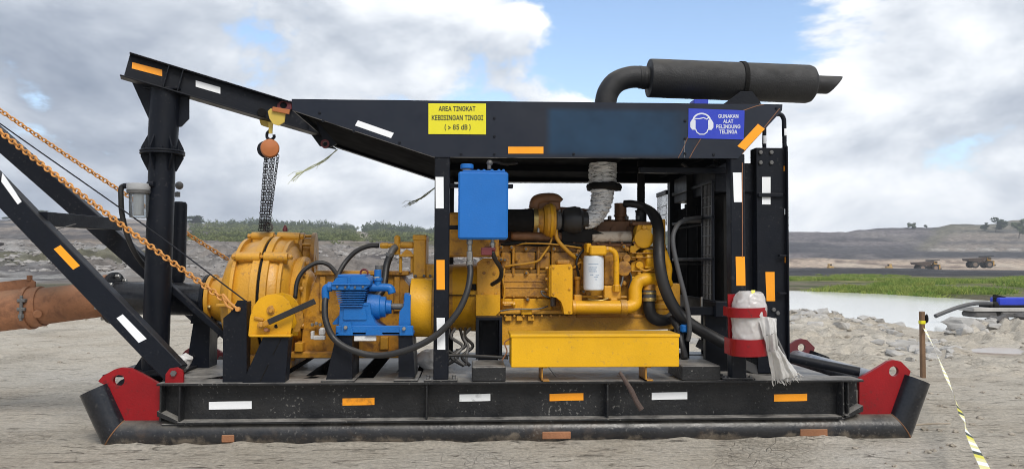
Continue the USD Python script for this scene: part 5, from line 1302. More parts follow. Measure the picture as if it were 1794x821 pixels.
part(ra, 'fan_guard_plate', pp([(1203, 306), (1232, 304), (1232, 382), (1203, 378)], .95, .96), SOOT_SHADE, False)
part(ra, 'valve_cluster', cat(pb(1200, 380, 1240, 390, .68, .74, .006), cyl(W(1236, 388, .7), W(1236, 376, .7), .03, n=12), cyl(W(1215, 390, .7), W(1215, 380, .7), .02, n=10)), GREYST)
part(ra, 'far_guard', cat(*[bx(RX - .06, RX - .055, y - .003, y + .003, 1.58, 1.86, 0) for y in np.arange(RY1 - .02, RY1 + .3, .04)], *[bx(RX - .06, RX - .055, RY1 - .03, RY1 + .3, z - .003, z + .003, 0) for z in np.arange(1.60, 1.84, .08)]), GREYST, False, kind='stuff')
rb('far_guard_frame', RX - .07, RX - .045, RY1 - .04, RY1 + .3, 1.86, 1.90)
rb('vertical_stud', W(1226, 525, .5)[0], W(1229, 525, .5)[0], .47, .49, W(1226, 537, .5)[2], W(1226, 520, .5)[2], STEEL, .001)
part(ra, 'support_rod', cyl(W(1357, 585, .2), W(1376, 626, .2), .012, n=8), GREYST)

# ================================================================== FIRE EXTINGUISHER in its holder
fe = thing('fire_extinguisher', 'red strapped extinguisher wrapped in white plastic on the right post', 'extinguisher', W(1310, 622, -.1))
ec0, ec1 = W(1311, 620, -.13), W(1307, 518, -.13)
ex = lambda py: ec0 + (ec1 - ec0) * ((620 - py) / 102)
part(fe, 'cylinder', rev([(0, .075), (.01, .082), (.32, .082), (.37, .06), (.39, .03)], ec0, ec1 - ec0, 30), RED, 30)
part(fe, 'back_plate', bx(W(1275, 560, -.02)[0], W(1300, 560, -.02)[0], -.03, -.018, W(1290, 621, -.02)[2], W(1290, 515, -.02)[2], .003), RED)
part(fe, 'side_plate', pp([(1275, 515), (1291, 515), (1293, 560), (1286, 620), (1280, 622)], -.06, -.05), RED, False)
for a, b, nm in ((537.5, 554, 'upper_band'), (592, 621, 'lower_band')):
    L = np.linalg.norm(ex(a) - ex(b))
    part(fe, 'band', rev([(0, .112), (0, .132 if b < 600 else .126), (L, .132 if b < 600 else .124), (L, .112)], ex(b), ec1 - ec0, 36), RED, 30)
    part(fe, 'band_arm', bar(ex((a + b) / 2) + [-.125, 0, 0], ex((a + b) / 2) + [-.125, .11, 0], .004, L, .001, side=(1, 0, 0)), RED, False)
m = rev([(0, .100), (.03, .106), (.09, .110), (.13, .106), (.17, .108), (.235, .116), (.285, .112), (.325, .102), (.355, .094), (.385, .086), (.397, .076), (.401, .03)], ec0 + (ec1 - ec0) * .085, ec1 - ec0 + [.03, 0, 0], 72)
for _ in range(2):
    m = m.subdivide()
m = lump(lump(m, .024, 7, 2), .006, 22, 6)
part(fe, 'plastic_wrap', m, FILM, 50)
part(fe, 'yellow_tag', hull([W(1316, 508, -.20), W(1323, 508, -.20), W(1322, 515, -.21), W(1317, 514, -.21), W(1319, 511, -.19)]), SIGNY, False)


def cloth(top, bot, na_, nb_, seed, depth):
    """A hanging gathered sheet: rows of points from the edge 'top' to the edge 'bot' with folds, given a thickness."""
    r_ = np.random.default_rng(seed)
    rows = []
    for i in range(nb_):
        t = i / (nb_ - 1)
        mid = [np.array(e[0]) * (1 - t) + np.array(e[1]) * t for e in ((top[0], bot[0]), (top[1], bot[1]))]
        rows.append(mid)
    V = []
    for i, (L_, R_) in enumerate(rows):
        t = i / (nb_ - 1)
        for j in range(na_):
            s_ = j / (na_ - 1)
            p = L_ * (1 - s_) + R_ * s_
            f = math.sin(s_ * 17 + 2.5 * t) * .5 + math.sin(s_ * 31 + 1.3 + 4 * t) * .3
            V.append(p + [0, -depth * (.6 + .4 * t) * f - .05 * math.sin(math.pi * s_), 0])
    V = np.array(V)
    i, j = np.meshgrid(np.arange(nb_ - 1), np.arange(na_ - 1), indexing='ij'); a_ = (i * na_ + j).ravel()
    F = np.vstack([np.c_[a_, a_ + na_, a_ + na_ + 1], np.c_[a_, a_ + na_ + 1, a_ + 1]])
    n_ = len(V); V2 = V + [0, .004, 0]
    return trimesh.Trimesh(np.vstack([V, V2]), np.vstack([F, F[:, ::-1] + n_]), process=False)


k1 = [W(1325, 553, -.24), W(1360, 557, -.20)]
k2 = [W(1338, 588, -.26), W(1361, 580, -.24)]
k3 = [W(1344, 618, -.22), W(1362, 604, -.20)]
k4 = [W(1353, 664, -.13), W(1399, 655, -.11)]
part(fe, 'wrap_tail', cat(lump(cloth(k1, k2, 50, 14, 1, .022), .010, 16, 8), lump(cloth(k2, k3, 50, 12, 2, .024), .008, 16, 8), lump(cloth(k3, k4, 60, 22, 3, .026), .010, 16, 9)), FILM, 60)
for i in range(34):
    t = i / 33 + rng.normal(0, .012)
    b0 = k4[0] * (1 - t) + k4[1] * t
    p0 = b0 + [0, rng.normal(0, .012), .012]
    L_ = rng.uniform(.02, .075) * (1.3 if rng.uniform() < .25 else .8)
    p1 = p0 + [rng.normal(.018, .016), rng.normal(0, .01), -L_]
    pm = (p0 + p1) / 2 + rng.normal(0, .006, 3)
    part(fe, 'frayed_strand', tube([p0, pm, p1], [.0055, .0045, .0022], n=6, k=4, flat=.45), FILM, True)

# ================================================================== FRAYED ROPES under the canopy
for i, (a, b, lab) in enumerate((((590, 263, .3), (509, 306, .15), 'frayed pale green rope end hanging out beyond the canopy corner'), ((761, 329, 1.1), (708, 356, 1.0), 'short frayed rope end pointing left beside the left post'))):
    th = thing('frayed_rope', lab, 'rope', W(*a))
    A_, B_ = W(*a), W(*b)
    dirn = (B_ - A_); Lr = np.linalg.norm(dirn); dirn = dirn / Lr
    along = lambda t, sp=0.0: A_ + dirn * Lr * t - np.array([0, 0, .03 * math.sin(math.pi * t)]) + rng.normal(0, .004 + sp, 3)
    for k in range(3):
        part(th, 'strand', tube([along(0), along(.3), along(.6), along(.86, .004)], .0038, n=6), ROPEM, True)
    for k in range(14):
        t0 = rng.uniform(.55, .86) if k < 11 else rng.uniform(.1, .5)
        p0 = along(t0); d_ = dirn + rng.normal(0, .28, 3); d_ /= np.linalg.norm(d_); l_ = rng.uniform(.05, .13) * (Lr / .4)
        part(th, 'loose_fibre', tube([p0, p0 + d_ * l_ * .5 + rng.normal(0, .005, 3), p0 + d_ * l_ - [0, 0, .012]], .0014, n=4, k=4), ROPEM, True)

# ================================================================== TERRAIN
def sstep(a, b, x):
    t = np.clip((x - a) / (b - a), 0, 1); return t * t * (3 - 2 * t)


WATER_Z = -0.80
SKX = np.array([-900, 0, 60, 120, 200, 330, 420, 560, 640, 740, 900, 1150, 1380, 1440, 1500, 1600, 1700, 1794, 2000, 2700])
SKY_ = np.array([384, 386, 382, 377, 384, 391, 397, 401, 405, 409, 409, 408, 404, 402, 399, 394, 388, 381, 376, 380])


def terrain(px, D):
    """Ground height for the direction of pixel column px, at distance D before the camera."""
    s = np.interp(px, SKX, SKY_)
    S = EYE + (459 - s) / FPX * 550
    zl = np.interp(D, [0, 36, 48, 60, 80, 110, 150, 220, 300, 400, 550, 800, 3000], [0, 0, .05, .75, 1.9, 3.1, 4.4, 7.6, 11.6, 18.0, 30, 27, 8]) * np.where(D > 150, 1 + (S / 30 - 1) * sstep(150, 550, D), 1)
    near = 17.6 - 4.0 * sstep(1385, 1650, px) 
    shore = np.interp(px, [1150, 1385, 1540, 1700, 1800], [58, 54, 49, 41, 37])
    zr = np.where(D < near, 0, np.where(D < near + 1.6, -1.5 * sstep(near, near + 1.6, D), -1.5))
    g = np.interp(D, [0, 58, 150, 165, 180, 196, 206, 300, 316, 340, 400, 470, 550, 800, 3000], [-.62, -.62, -.74, -.6, .15, -.3, -.85, -.6, 1.0, 3.6, 8.0, 16.5, 30, 27, 8])
    berm = sstep(165, 180, D) * (1 - sstep(180, 198, D)) * sstep(1600, 1680, px) * .75
    g = (g - berm) * np.where(D > 316, 1 + (S / 30 - 1) * sstep(316, 550, D), 1)
    k = sstep(shore - 1.5, shore + 3, D)
    zr = zr * (1 - k) + g * k
    w = sstep(980, 1260, px)
    z = zl * (1 - w) + zr * w
    return z


def terrain_full(x, y):
    dx, dy = x - CAM[0], y - CAM[1]
    c = dx * math.cos(YAW) - dy * math.sin(YAW); f = dx * math.sin(YAW) + dy * math.cos(YAW)
    r = np.hypot(c, f); az = np.arctan2(c, f)
    front = 1 - sstep(math.radians(62), math.radians(88), np.abs(az))
    ff = np.maximum(f, r * math.cos(math.radians(62)))
    px = 897 + FPX * np.tan(np.clip(az, -math.radians(62), math.radians(62)))
    z = terrain(px, ff) * front
    P = np.stack([x, y, 0 * x], -1)
    # roughness grows with distance: clay lumps near by, rubble and terraces further off
    lumps = (meshkit.fbm(P * [1.1, 2.4, 1], 4, 3) - .5) * .035 + (meshkit.fbm(P * 7.0, 3, 5) - .5) * .018
    calm = 1 - .75 * ((np.abs(x) < 3.3) & (np.abs(y - .8) < 1.5))
    z = z + lumps * calm * (1 - sstep(40, 60, ff))
    z = z + (np.abs(x + .05) < 2.75) * np.exp(-((y - .01) / .05) ** 2) * (.012 + .05 * (meshkit.fbm(P * 4.0, 3, 6) - .4))
    right = sstep(1200, 1330, px) * front
    near = 17.6 - 4.0 * sstep(1385, 1650, px)
    rub = right * sstep(6.5, 11.5, ff) * (1 - sstep(near + .5, near + 2.2, ff))
    rid = 1 - np.abs(2 * meshkit.fbm(P * 1.15, 5, 21) - 1)
    dip = 1 - .8 * np.exp(-((px - 1610) / 62) ** 2)
    z = z + rub * dip * ((rid - .66) * .40 + (meshkit.fbm(P * 5, 3, 8) - .5) * .16)
    left = (1 - sstep(1000, 1200, px)) * front
    rubl = left * sstep(42, 60, ff) * (1 - sstep(120, 170, ff))
    z = z + rubl * ((meshkit.fbm(P * .22, 5, 31) - .5) * 2.6 + (1 - np.abs(2 * meshkit.fbm(P * .55, 4, 33) - 1) - .6) * .9)
    far = front * (left * sstep(120, 200, ff) + sstep(1000, 1300, px) * sstep(300, 360, ff))
    st = 3.4
    q = z + (meshkit.fbm(P * .012, 3, 41) - .5) * 3
    zt_ = np.floor(q / st) * st + st * sstep(.55, 1.0, q / st - np.floor(q / st)) + (z - q)
    z = z * (1 - .8 * far) + zt_ * .8 * far + far * (meshkit.fbm(P * .05, 4, 43) - .5) * 2.2 + far * (meshkit.fbm(P * .2, 3, 44) - .5) * .8
    gr = right * sstep(60, 70, ff) * (1 - sstep(300, 320, ff))
    z = z + gr * (meshkit.fbm(P * .15, 4, 51) - .5) * .28
    pud = np.exp(-((px - 1742) / 62) ** 4 - ((ff - 10.4) / .75) ** 4) * front
    z = z * (1 - pud) - .01 * pud
    mound = np.exp(-(((px - 1775) / 85) ** 2 + ((ff - 15.5) / 1.9) ** 2)) * front
    z = z + mound * (.24 + (rid - .6) * .6)
    back = (1 - front)
    return z + back * (meshkit.fbm(P * .02, 4, 61) - .5) * np.minimum(r * .02, 8), px, ff, front


azd = np.concatenate([np.linspace(-180, -64, 40)[:-1], np.linspace(-64, -37, 55)[:-1], np.linspace(-37, 37, 520), np.linspace(37, 64, 55)[1:], np.linspace(64, 180, 40)[1:]])
rad = np.concatenate([np.linspace(.05, 2.6, 8)[:-1], 2.6 * (62 / 2.6) ** np.linspace(0, 1, 300)[:-1], 62 * (700 / 62) ** np.linspace(0, 1, 190)[:-1], 700 * (6000 / 700) ** np.linspace(0, 1, 24)])
AZ, RD = np.meshgrid(np.radians(azd), rad, indexing='ij')
gxx = CAM[0] + RD * (np.sin(AZ) * math.cos(YAW) + np.cos(AZ) * math.sin(YAW))
gyy = CAM[1] + RD * (-np.sin(AZ) * math.sin(YAW) + np.cos(AZ) * math.cos(YAW))
gz, gpx, gff, gfr = terrain_full(gxx, gyy)
gz[:, :8] = np.minimum(gz[:, :8], .0)


def ground_colour(P, px, ff, front):
    """Albedo of the land: what lies where, with rubble shadows painted in."""
    n = lambda s, o, sd: meshkit.fbm(P * s, o, sd)
    def mixc(a, b, t):
        return a * (1 - t[..., None]) + np.asarray(b) * t[..., None]
    one = np.ones(px.shape)
    strat = meshkit.fbm(np.stack([P[..., 0] * .004, P[..., 1] * .004, P[..., 2] * .42], -1), 4, 71)
    blot = meshkit.fbm(np.stack([P[..., 0] * .020, P[..., 1] * .020, P[..., 2] * .22], -1), 5, 74)
    c = mixc(np.ones(px.shape + (3,)) * [.098, .086, .080], [.25, .208, .170], sstep(.40, .60, strat))
    c = mixc(c, [.055, .052, .054], sstep(.52, .66, blot) * .85)
    c = mixc(c, [.30, .285, .27], sstep(.57, .72, n(.03, 4, 72)) * .6)
    left = 1 - sstep(1000, 1200, px)
    rub = left * (1 - sstep(105, 165, ff))
    c = mixc(c, [.255, .228, .205], rub * .9)
    c = mixc(c, [.37, .36, .345], rub * sstep(.46, .6, n(.11, 4, 70)) * (.35 + .65 * (1 - sstep(180, 380, px))))
    c = mixc(c, [.10, .092, .095], rub * sstep(.53, .64, n(.16, 4, 73)) * .8)  # purple-grey patches paint shadows among the rubble
    c = mixc(c, [.14, .135, .065], rub * sstep(.52, .62, n(.045, 4, 75)) * .6)
    sc = left * sstep(330, 420, px) * sstep(190, 260, ff) * sstep(.40, .54, n(.018, 4, 76))
    c = mixc(c, [.10, .115, .045], sc * .85)
    sc = left * sstep(520, 600, px) * sstep(105, 150, ff) * (1 - sstep(230, 280, ff)) * sstep(.40, .56, n(.03, 4, 66))
    c = mixc(c, [.13, .125, .06], sc * .8)
    c = mixc(c, [.19, .135, .105], left * sstep(300, 350, px) * (1 - sstep(400, 440, px)) * sstep(150, 180, ff) * (1 - sstep(300, 330, ff)) * .85)
    road = left * np.exp(-((px - (640 - (ff - 300) * .06)) / 14) ** 2) * sstep(300, 330, ff)
    c = mixc(c, [.34, .29, .24], road * .8)
    right = sstep(1000, 1250, px)
    tan_ = right * sstep(196, 210, ff) * (1 - sstep(330, 350, ff))
    c = mixc(c, [.42, .33, .25], tan_)
    c = mixc(c, [.15, .11, .085], tan_ * sstep(.50, .62, n(.09, 4, 77)) * .85)
    c = mixc(c, [.50, .42, .33], tan_ * sstep(.55, .68, n(.05, 4, 67)) * .8)
    hillr = right * sstep(335, 350, ff)
    c = mixc(c, [.135, .122, .128], hillr * .8)
    c = mixc(c, [.052, .05, .055], hillr * sstep(.46, .62, blot) * .85)
    c = mixc(c, [.21, .19, .175], hillr * sstep(.56, .68, n(.025, 4, 68)) * .6)
    tanhi = right * sstep(1585, 1650, px - (ff - 400) * .35) * sstep(340, 360, ff)
    c = mixc(c, [.235, .20, .165], tanhi * .9)
    c = mixc(c, [.085, .08, .08], tanhi * sstep(.46, .58, strat) * .85)
    c = mixc(c, [.045, .045, .05], right * sstep(1560, 1640, px) * sstep(4.2, 5.0, P[..., 2]) * (1 - sstep(7.4, 8.4, P[..., 2])) * sstep(345, 360, ff) * .9)
    c = mixc(c, [.40, .37, .33], right * sstep(1590, 1640, px) * sstep(8.8, 9.2, P[..., 2]) * (1 - sstep(9.8, 10.2, P[..., 2])) * sstep(345, 360, ff) * .8)
    c = mixc(c, [.055, .053, .06], right * (1 - sstep(1590, 1650, px)) * sstep(5.0, 7.0, P[..., 2] + 3 * (n(.02, 3, 64) - .5)) * (1 - sstep(10.0, 12.0, P[..., 2] + 3 * (n(.02, 3, 63) - .5))) * sstep(345, 360, ff) * .75)
    edge = right * np.exp(-((px - (ff - 400) * .35 - 1612) / 16) ** 2) * sstep(400, 430, ff)
    c = mixc(c, [.14, .13, .08], edge * .6)
    c = mixc(c, [.10, .105, .055], right * sstep(1590, 1690, px) * sstep(480, 530, ff) * .4)
    coal = right * sstep(104, 116, ff + 14 * (n(.08, 3, 78) - .5)) * (1 - sstep(190, 206, ff))
    c = mixc(c, [.036, .036, .040], coal * .97)
    c = mixc(c, [.075, .072, .075], coal * sstep(.5, .62, n(.12, 4, 69)) * .8)
    grass = right * sstep(34, 36, ff) * (1 - sstep(104, 116, ff + 14 * (n(.08, 3, 78) - .5)))
    c = mixc(c, [.16, .215, .045], grass)
    c = mixc(c, [.22, .20, .085], grass * sstep(.50, .60, n(.10, 4, 79)) * .85)
    c = mixc(c, [.19, .155, .12], grass * sstep(.54, .64, n(.07, 4, 65)) * .85)
    c = mixc(c, [.06, .10, .025], grass * sstep(.5, .62, n(.2, 4, 80)) * .6)
    behind = 1 - front
    c = mixc(c, [.34, .32, .28], behind)
    return np.clip(c, .01, .8)


na, nr = gz.shape
cut = 307 + 3
VV = np.stack([gxx, gyy, gz], -1)
COL = ground_colour(VV, gpx, gff, gfr)


def land(name, j0, j1, mat, label, colour=True):
    v = VV[:, j0:j1 + 1].reshape(-1, 3); w_ = j1 - j0 + 1
    i, j = np.meshgrid(np.arange(na - 1), np.arange(w_ - 1), indexing='ij')
    a = (i * w_ + j).ravel()
    f = np.vstack([np.c_[a, a + 1, a + w_ + 1], np.c_[a, a + w_ + 1, a + w_]])
    f = f[:, ::-1]
    m = usdkit.mesh(stage, '/World/' + name, trimesh.Trimesh(v, f, process=False), mat, smooth=True)
    n_ = np.array(m.GetNormalsAttr().Get())
    if n_[:, 2].mean() < 0:
        m = usdkit.mesh(stage, '/World/' + name, trimesh.Trimesh(v, f[:, ::-1], process=False), mat, smooth=True)
    if colour:
        UsdGeom.PrimvarsAPI(m).CreatePrimvar('land', Sdf.ValueTypeNames.Color3fArray, 'vertex').Set(Vt.Vec3fArray.FromNumpy(COL[:, j0:j1 + 1].reshape(-1, 3).astype(np.float32)))
    tagp(m.GetPrim(), label, None, None, 'structure')


def clay_mat():
    N = {'geo': ('geometry', {}),
         'wob': ('noise_texture', {'scale': 3.0, 'detail': 3.0}), 'wa': ('vector_math', {'math_type': 'multiply_add', 'vector2': (.16, .16, 0)}),
         'sep': ('vector_math', {'math_type': 'multiply', 'vector2': (1, 1, 0)}),
         'v': ('voronoi_texture', {'feature': 'distance_to_edge', 'scale': 8.5}), 'v2': ('voronoi_texture', {'feature': 'distance_to_edge', 'scale': 23.0}),
         'cr': ('map_range', {'range_type': 'smoothstep', 'from_min': .0, 'from_max': .035, 'to_min': 1, 'to_max': 0, 'clamp': True}), 'cr2': ('map_range', {'range_type': 'smoothstep', 'from_min': .0, 'from_max': .05, 'to_min': .55, 'to_max': 0, 'clamp': True}),
         'pn': ('noise_texture', {'scale': .75, 'detail': 4.0}), 'pm': ('map_range', {'range_type': 'smoothstep', 'from_min': .54, 'from_max': .70, 'to_min': .03, 'to_max': .4, 'clamp': True}),
         'cm': ('math', {'math_type': 'maximum'}), 'cm2': ('math', {'math_type': 'multiply'}),
         'n1': ('noise_texture', {'scale': .55, 'detail': 9.0, 'roughness': .65}),
         'r1': ('rgb_ramp', {'ramp': [(.26, (.35, .30, .235)), (.42, (.455, .405, .33)), (.56, (.52, .475, .40)), (.72, (.58, .54, .475))]}),
         'mp': ('mapping', {'scale': (.9, 4.2, 1)}), 'n2': ('noise_texture', {'scale': 1.6, 'detail': 8.0, 'roughness': .72, 'distortion': .6}),
         's2': ('map_range', {'range_type': 'smoothstep', 'from_min': .56, 'from_max': .72, 'to_min': 0, 'to_max': .55, 'clamp': True}), 'm2': ('mix_color', {'b': (.15, .125, .10)}),
         'n4': ('noise_texture', {'scale': 26.0, 'detail': 8.0, 'roughness': .78}), 's4': ('map_range', {'from_min': .3, 'from_max': .7, 'to_min': .60, 'to_max': 1.32, 'clamp': True}), 'm4': ('vector_math', {'math_type': 'scale'}),
         'm3': ('mix_color', {'b': (.09, .075, .06)}), 'f3': ('math', {'math_type': 'multiply', 'value2': .5}),
         'h1': ('math', {'math_type': 'multiply_add', 'value2': -1.0}), 'h2': ('math', {'math_type': 'multiply_add', 'value2': .8}), 'h3': ('math', {'math_type': 'multiply_add', 'value2': .55}),
         'mps': ('mapping', {'scale': (2.2, 9.0, 1)}), 'ns': ('noise_texture', {'scale': 2.0, 'detail': 9.0, 'roughness': .75, 'distortion': 1.0}), 'ss': ('map_range', {'range_type': 'smoothstep', 'from_min': .57, 'from_max': .68, 'to_min': 0, 'to_max': .75, 'clamp': True}), 'ms': ('mix_color', {'b': (.135, .112, .088)}),
         'h4': ('math', {'math_type': 'multiply_add', 'value2': -.7}),
         'b': ('bump', {'strength': 1.0, 'distance': .05}), 'p': ('principled_bsdf', {'roughness': .92, 'specular_ior_level': .25})}
    L = [('geo.position', 'sep.vector1'), ('sep.vector', 'wob.vector'), ('wob.color', 'wa.vector1'), ('sep.vector', 'wa.vector3'), ('wa.vector', 'v.vector'), ('wa.vector', 'v2.vector'),
         ('v.distance', 'cr.value'), ('v2.distance', 'cr2.value'), ('cr.result', 'cm.value1'), ('cr2.result', 'cm.value2'), ('sep.vector', 'pn.vector'), ('pn.fac', 'pm.value'), ('cm.value', 'cm2.value1'), ('pm.result', 'cm2.value2'),
         ('sep.vector', 'n1.vector'), ('n1.fac', 'r1.fac'), ('sep.vector', 'mp.vector'), ('mp.vector', 'n2.vector'), ('n2.fac', 's2.value'), ('s2.result', 'm2.fac'), ('r1.color', 'm2.a'),
         ('sep.vector', 'n4.vector'), ('n4.fac', 's4.value'), ('m2.result', 'm4.vector1'), ('s4.result', 'm4.scale'), ('cm2.value', 'f3.value1'), ('f3.value', 'm3.fac'), ('sep.vector', 'mps.vector'), ('mps.vector', 'ns.vector'), ('ns.fac', 'ss.value'), ('ss.result', 'ms.fac'), ('m4.vector', 'ms.a'), ('ms.result', 'm3.a'), ('m3.result', 'p.base_color'),
         ('cm2.value', 'h1.value1'), ('n2.fac', 'h2.value1'), ('h2.value', 'h1.value3'), ('n4.fac', 'h3.value1'), ('h1.value', 'h3.value3'), ('ss.result', 'h4.value1'), ('h3.value', 'h4.value3'), ('h4.value', 'b.height'), ('b.normal', 'p.normal')]
    return usdkit.material(stage, '/World/Looks/dry_cracked_clay', N, L, surface='p.BSDF')


def hill_mat():
    N = {'geo': ('geometry', {}), 'at': ('attribute', {'attribute': 'land'}),
         'n1': ('noise_texture', {'scale': .35, 'detail': 9.0, 'roughness': .7}), 's': ('map_range', {'from_min': .3, 'from_max': .7, 'to_min': .4, 'to_max': 1.6, 'clamp': True}), 'm': ('vector_math', {'math_type': 'scale'}),
         'b': ('bump', {'strength': 1.0, 'distance': 1.6}), 'p': ('principled_bsdf', {'roughness': .95, 'specular_ior_level': .2})}
    return usdkit.material(stage, '/World/Looks/mine_hillside', N, [('geo.position', 'n1.vector'), ('n1.fac', 's.value'), ('at.color', 'm.vector1'), ('s.result', 'm.scale'), ('m.vector', 'p.base_color'), ('n1.fac', 'b.height'), ('b.normal', 'p.normal')], surface='p.BSDF')


CLAY = clay_mat()
HILL = hill_mat()
jcut = int(np.searchsorted(rad, 36.0))
land('ground', 0, jcut, CLAY, 'pale grey-brown cracked clay ground', False)
land('mine_hillside', jcut, nr - 1, HILL, 'terraced grey mine slopes, grass flat and coal bench beyond the pond')

# ------------------------------------------------------------------ water
N = {'geo': ('geometry', {}), 'n': ('noise_texture', {'scale': 1.1, 'detail': 3.0}), 'b': ('bump', {'strength': .12, 'distance': .05}), 'p': ('principled_bsdf', {'base_color': (.60, .60, .565), 'roughness': .13, 'specular_ior_level': .5})}
MILK = usdkit.material(stage, '/World/Looks/milky_water', N, [('geo.position', 'n.vector'), ('n.fac', 'b.height'), ('b.normal', 'p.normal')], surface='p.BSDF')
wpts = [WD(p, 460, D)[:2] for p, D in ((1040, 16), (1040, 62), (1450, 62), (1800, 52), (2400, 46), (2600, 18), (1900, 13.5))]
m = trimesh.creation.extrude_polygon(Polygon(wpts), .02, engine='earcut'); m.apply_translation((0, 0, WATER_Z - .02))
solo('pond_water', m, MILK, 'milky pale grey pond water', None, False, kind='structure')
q = WG(1742, 612, .015)
m = cyl(q - [0, 0, .03], q + [0, 0, .0], 1.0, n=40, c=.001)
m.vertices = (m.vertices - q) * [.52, .50, 1] * (1 + .25 * (meshkit.noise(m.vertices * 2.3, 4)[:, None] - .5)) + q
MUDW = usdkit.material(stage, '/World/Looks/muddy_water', {'p': ('principled_bsdf', {'base_color': (.36, .315, .285), 'roughness': .25, 'specular_ior_level': .35})}, [], surface='p.BSDF')
solo('puddle', m, MUDW, 'small pale puddle in the clay at the right', None, False, kind='structure')

# ------------------------------------------------------------------ rubble rocks
ROCKM = paint('clay_rock', (.40, .385, .36), .92, .25, .25, dustcol=(.47, .46, .44), stain=.25, stcol=(.15, .13, .11), stsc=5, bump=.6, bsc=14, bevel=0, obj=True, spec=.2)
ROCKD = paint('dark_rock', (.10, .095, .092), .9, .35, .35, dustcol=(.25, .24, .23), stain=.2, stcol=(.05, .045, .04), stsc=5, bump=.6, bsc=14, bevel=0, obj=True, spec=.2)


def rock_mesh(seed):
    r_ = np.random.default_rng(seed)
    m = hull(r_.normal(0, 1, (22, 3)) * [1, .85, .8])
    m = m.subdivide().subdivide()
    m = lump(lump(m, .25, .9, seed), .12, 3.0, seed + 5)
    m.vertices /= np.abs(m.vertices).max()
    return m


def ground_z(x, y):
    return float(terrain_full(np.array([x]), np.array([y]))[0][0])


protos = {}
rr = np.random.default_rng(12)
RL = 'pale grey clay boulder among the rubble along the pond bank'
RD_ = 'dark grey boulder in the dark mound below the blue pump raft'


def rock(px, D, size, dark=False, lab=None):
    p = WD(px, 460, D)
    zz = ground_z(p[0], p[1]) + size * .12
    key = ('dark' if dark else 'pale', int(rr.integers(3)))
    sc = np.array([rr.uniform(.8, 1.3), rr.uniform(.8, 1.2), rr.uniform(.55, .85)]) * size
    rz = rr.uniform(0, 360)
    if key not in protos:
        th = thing('boulder', RD_ if dark else RL, 'boulder', (0, 0, 0), 'boulders of the dark mound' if dark else 'boulders along the pond bank')
        part(th, 'stone', rock_mesh(40 + len(protos)), ROCKD if dark else ROCKM, 25)
        protos[key] = th
        place(th, (p[0], p[1], zz), rz, sc)
    else:
        copy_of(protos[key], lab or (RD_ if dark else RL), (p[0], p[1], zz), rz, sc)


for i in range(170):
    px = rr.uniform(1385, 1690); near = 17.4 - 4.0 * float(sstep(1385, 1650, px))
    D = near - abs(rr.normal(0, 1.8)) + .5
    if abs(px - 1612) < 50 and D > 11.5:
        D -= 2.2
    rock(px, D, rr.uniform(.04, .14) * (1.5 if i % 7 == 0 else 1))
for px, D, s, lab in ((1403, 16.8, .34, 'biggest pale block at the water edge just right of the canopy frame'), (1500, 15.6, .24, 'pale boulder on the bank crest midway between canopy frame and stake'), (1572, 14.6, .16, 'pale boulder on the bank just left of the wooden stake'), (1658, 13.2, .13, 'small pale boulder right of the wooden stake at the low bank'),
                      (1680, 13.6, .36, 'large pale block at the left end of the heap below the pump raft'), (1700, 13.9, .32, 'large pale block below the suction hose of the pump raft'), (1724, 13.6, .25, 'pale block in front of the pump raft beside the dark mound'), (1440, 16.6, .22, 'pale boulder second from the canopy frame along the bank crest')):
    rock(px, D, s, lab=lab)
for i in range(40):
    rock(rr.uniform(1672, 1760), rr.uniform(13.0, 15.2), rr.uniform(.08, .24))
for i in range(46):
    rock(rr.uniform(1728, 1815), rr.uniform(13.4, 16.0), rr.uniform(.08, .24), dark=True)
for px, D in ((1225, 9), (1240, 10.5), (1252, 12), (1232, 13.5), (1262, 9.6), (1215, 11.5)):
    rock(px, D, rr.uniform(.12, .25))

# small clods on the near clay
cm_ = []
for i in range(800):
    px, D = rr.uniform(-60, 1860), 3.6 * (16 / 3.6) ** rr.uniform(0, 1)
    if px < 1480 and (D < 9 or rr.uniform() > .3):
        continue
    p = WD(px, 460, D)
    if abs(p[0]) < 3.1 and -.15 < p[1] < 1.8:
        continue
    s = rr.uniform(.005, .016) * (1 + .13 * D)
    c_ = trimesh.creation.icosphere(1, s)
    c_.vertices = c_.vertices * rr.uniform(.6, 1.3, (len(c_.vertices), 1)) * [1, 1, .6] + p
    c_.vertices[:, 2] += 0
    cm_.append((c_, p))
zz = terrain_full(np.array([p[0] for _, p in cm_]), np.array([p[1] for _, p in cm_]))[0]
for (c_, p), z in zip(cm_, zz):
    c_.vertices[:, 2] += z - p[2] + .003
CLODM = paint('clay_clod', (.32, .285, .235), .95, .2, .1, bevel=0, spec=.15)
solo('clods', cat(*[c for c, _ in cm_]), CLODM, 'small clay clods scattered over the ground', None, False, kind='stuff')

# ------------------------------------------------------------------ plants
def leaf_mat(name, a, b):
    N = {'oi': ('object_info', {}), 'g': ('geometry', {}), 'w': ('math', {'math_type': 'add'}), 'f': ('math', {'math_type': 'fraction'}), 'm': ('mix_color', {'a': a, 'b': b}),
         'd': ('principled_bsdf', {'roughness': .7, 'specular_ior_level': .25}), 't': ('translucent_bsdf', {}), 'x': ('mix_closure', {'fac': .25})}
    return usdkit.material(stage, '/World/Looks/' + name, N, [('oi.random', 'w.value1'), ('g.random_per_island', 'w.value2'), ('w.value', 'f.value1'), ('f.value', 'm.fac'), ('m.result', 'd.base_color'), ('m.result', 't.color'), ('d.BSDF', 'x.closure1'), ('t.BSDF', 'x.closure2')], surface='x.closure')


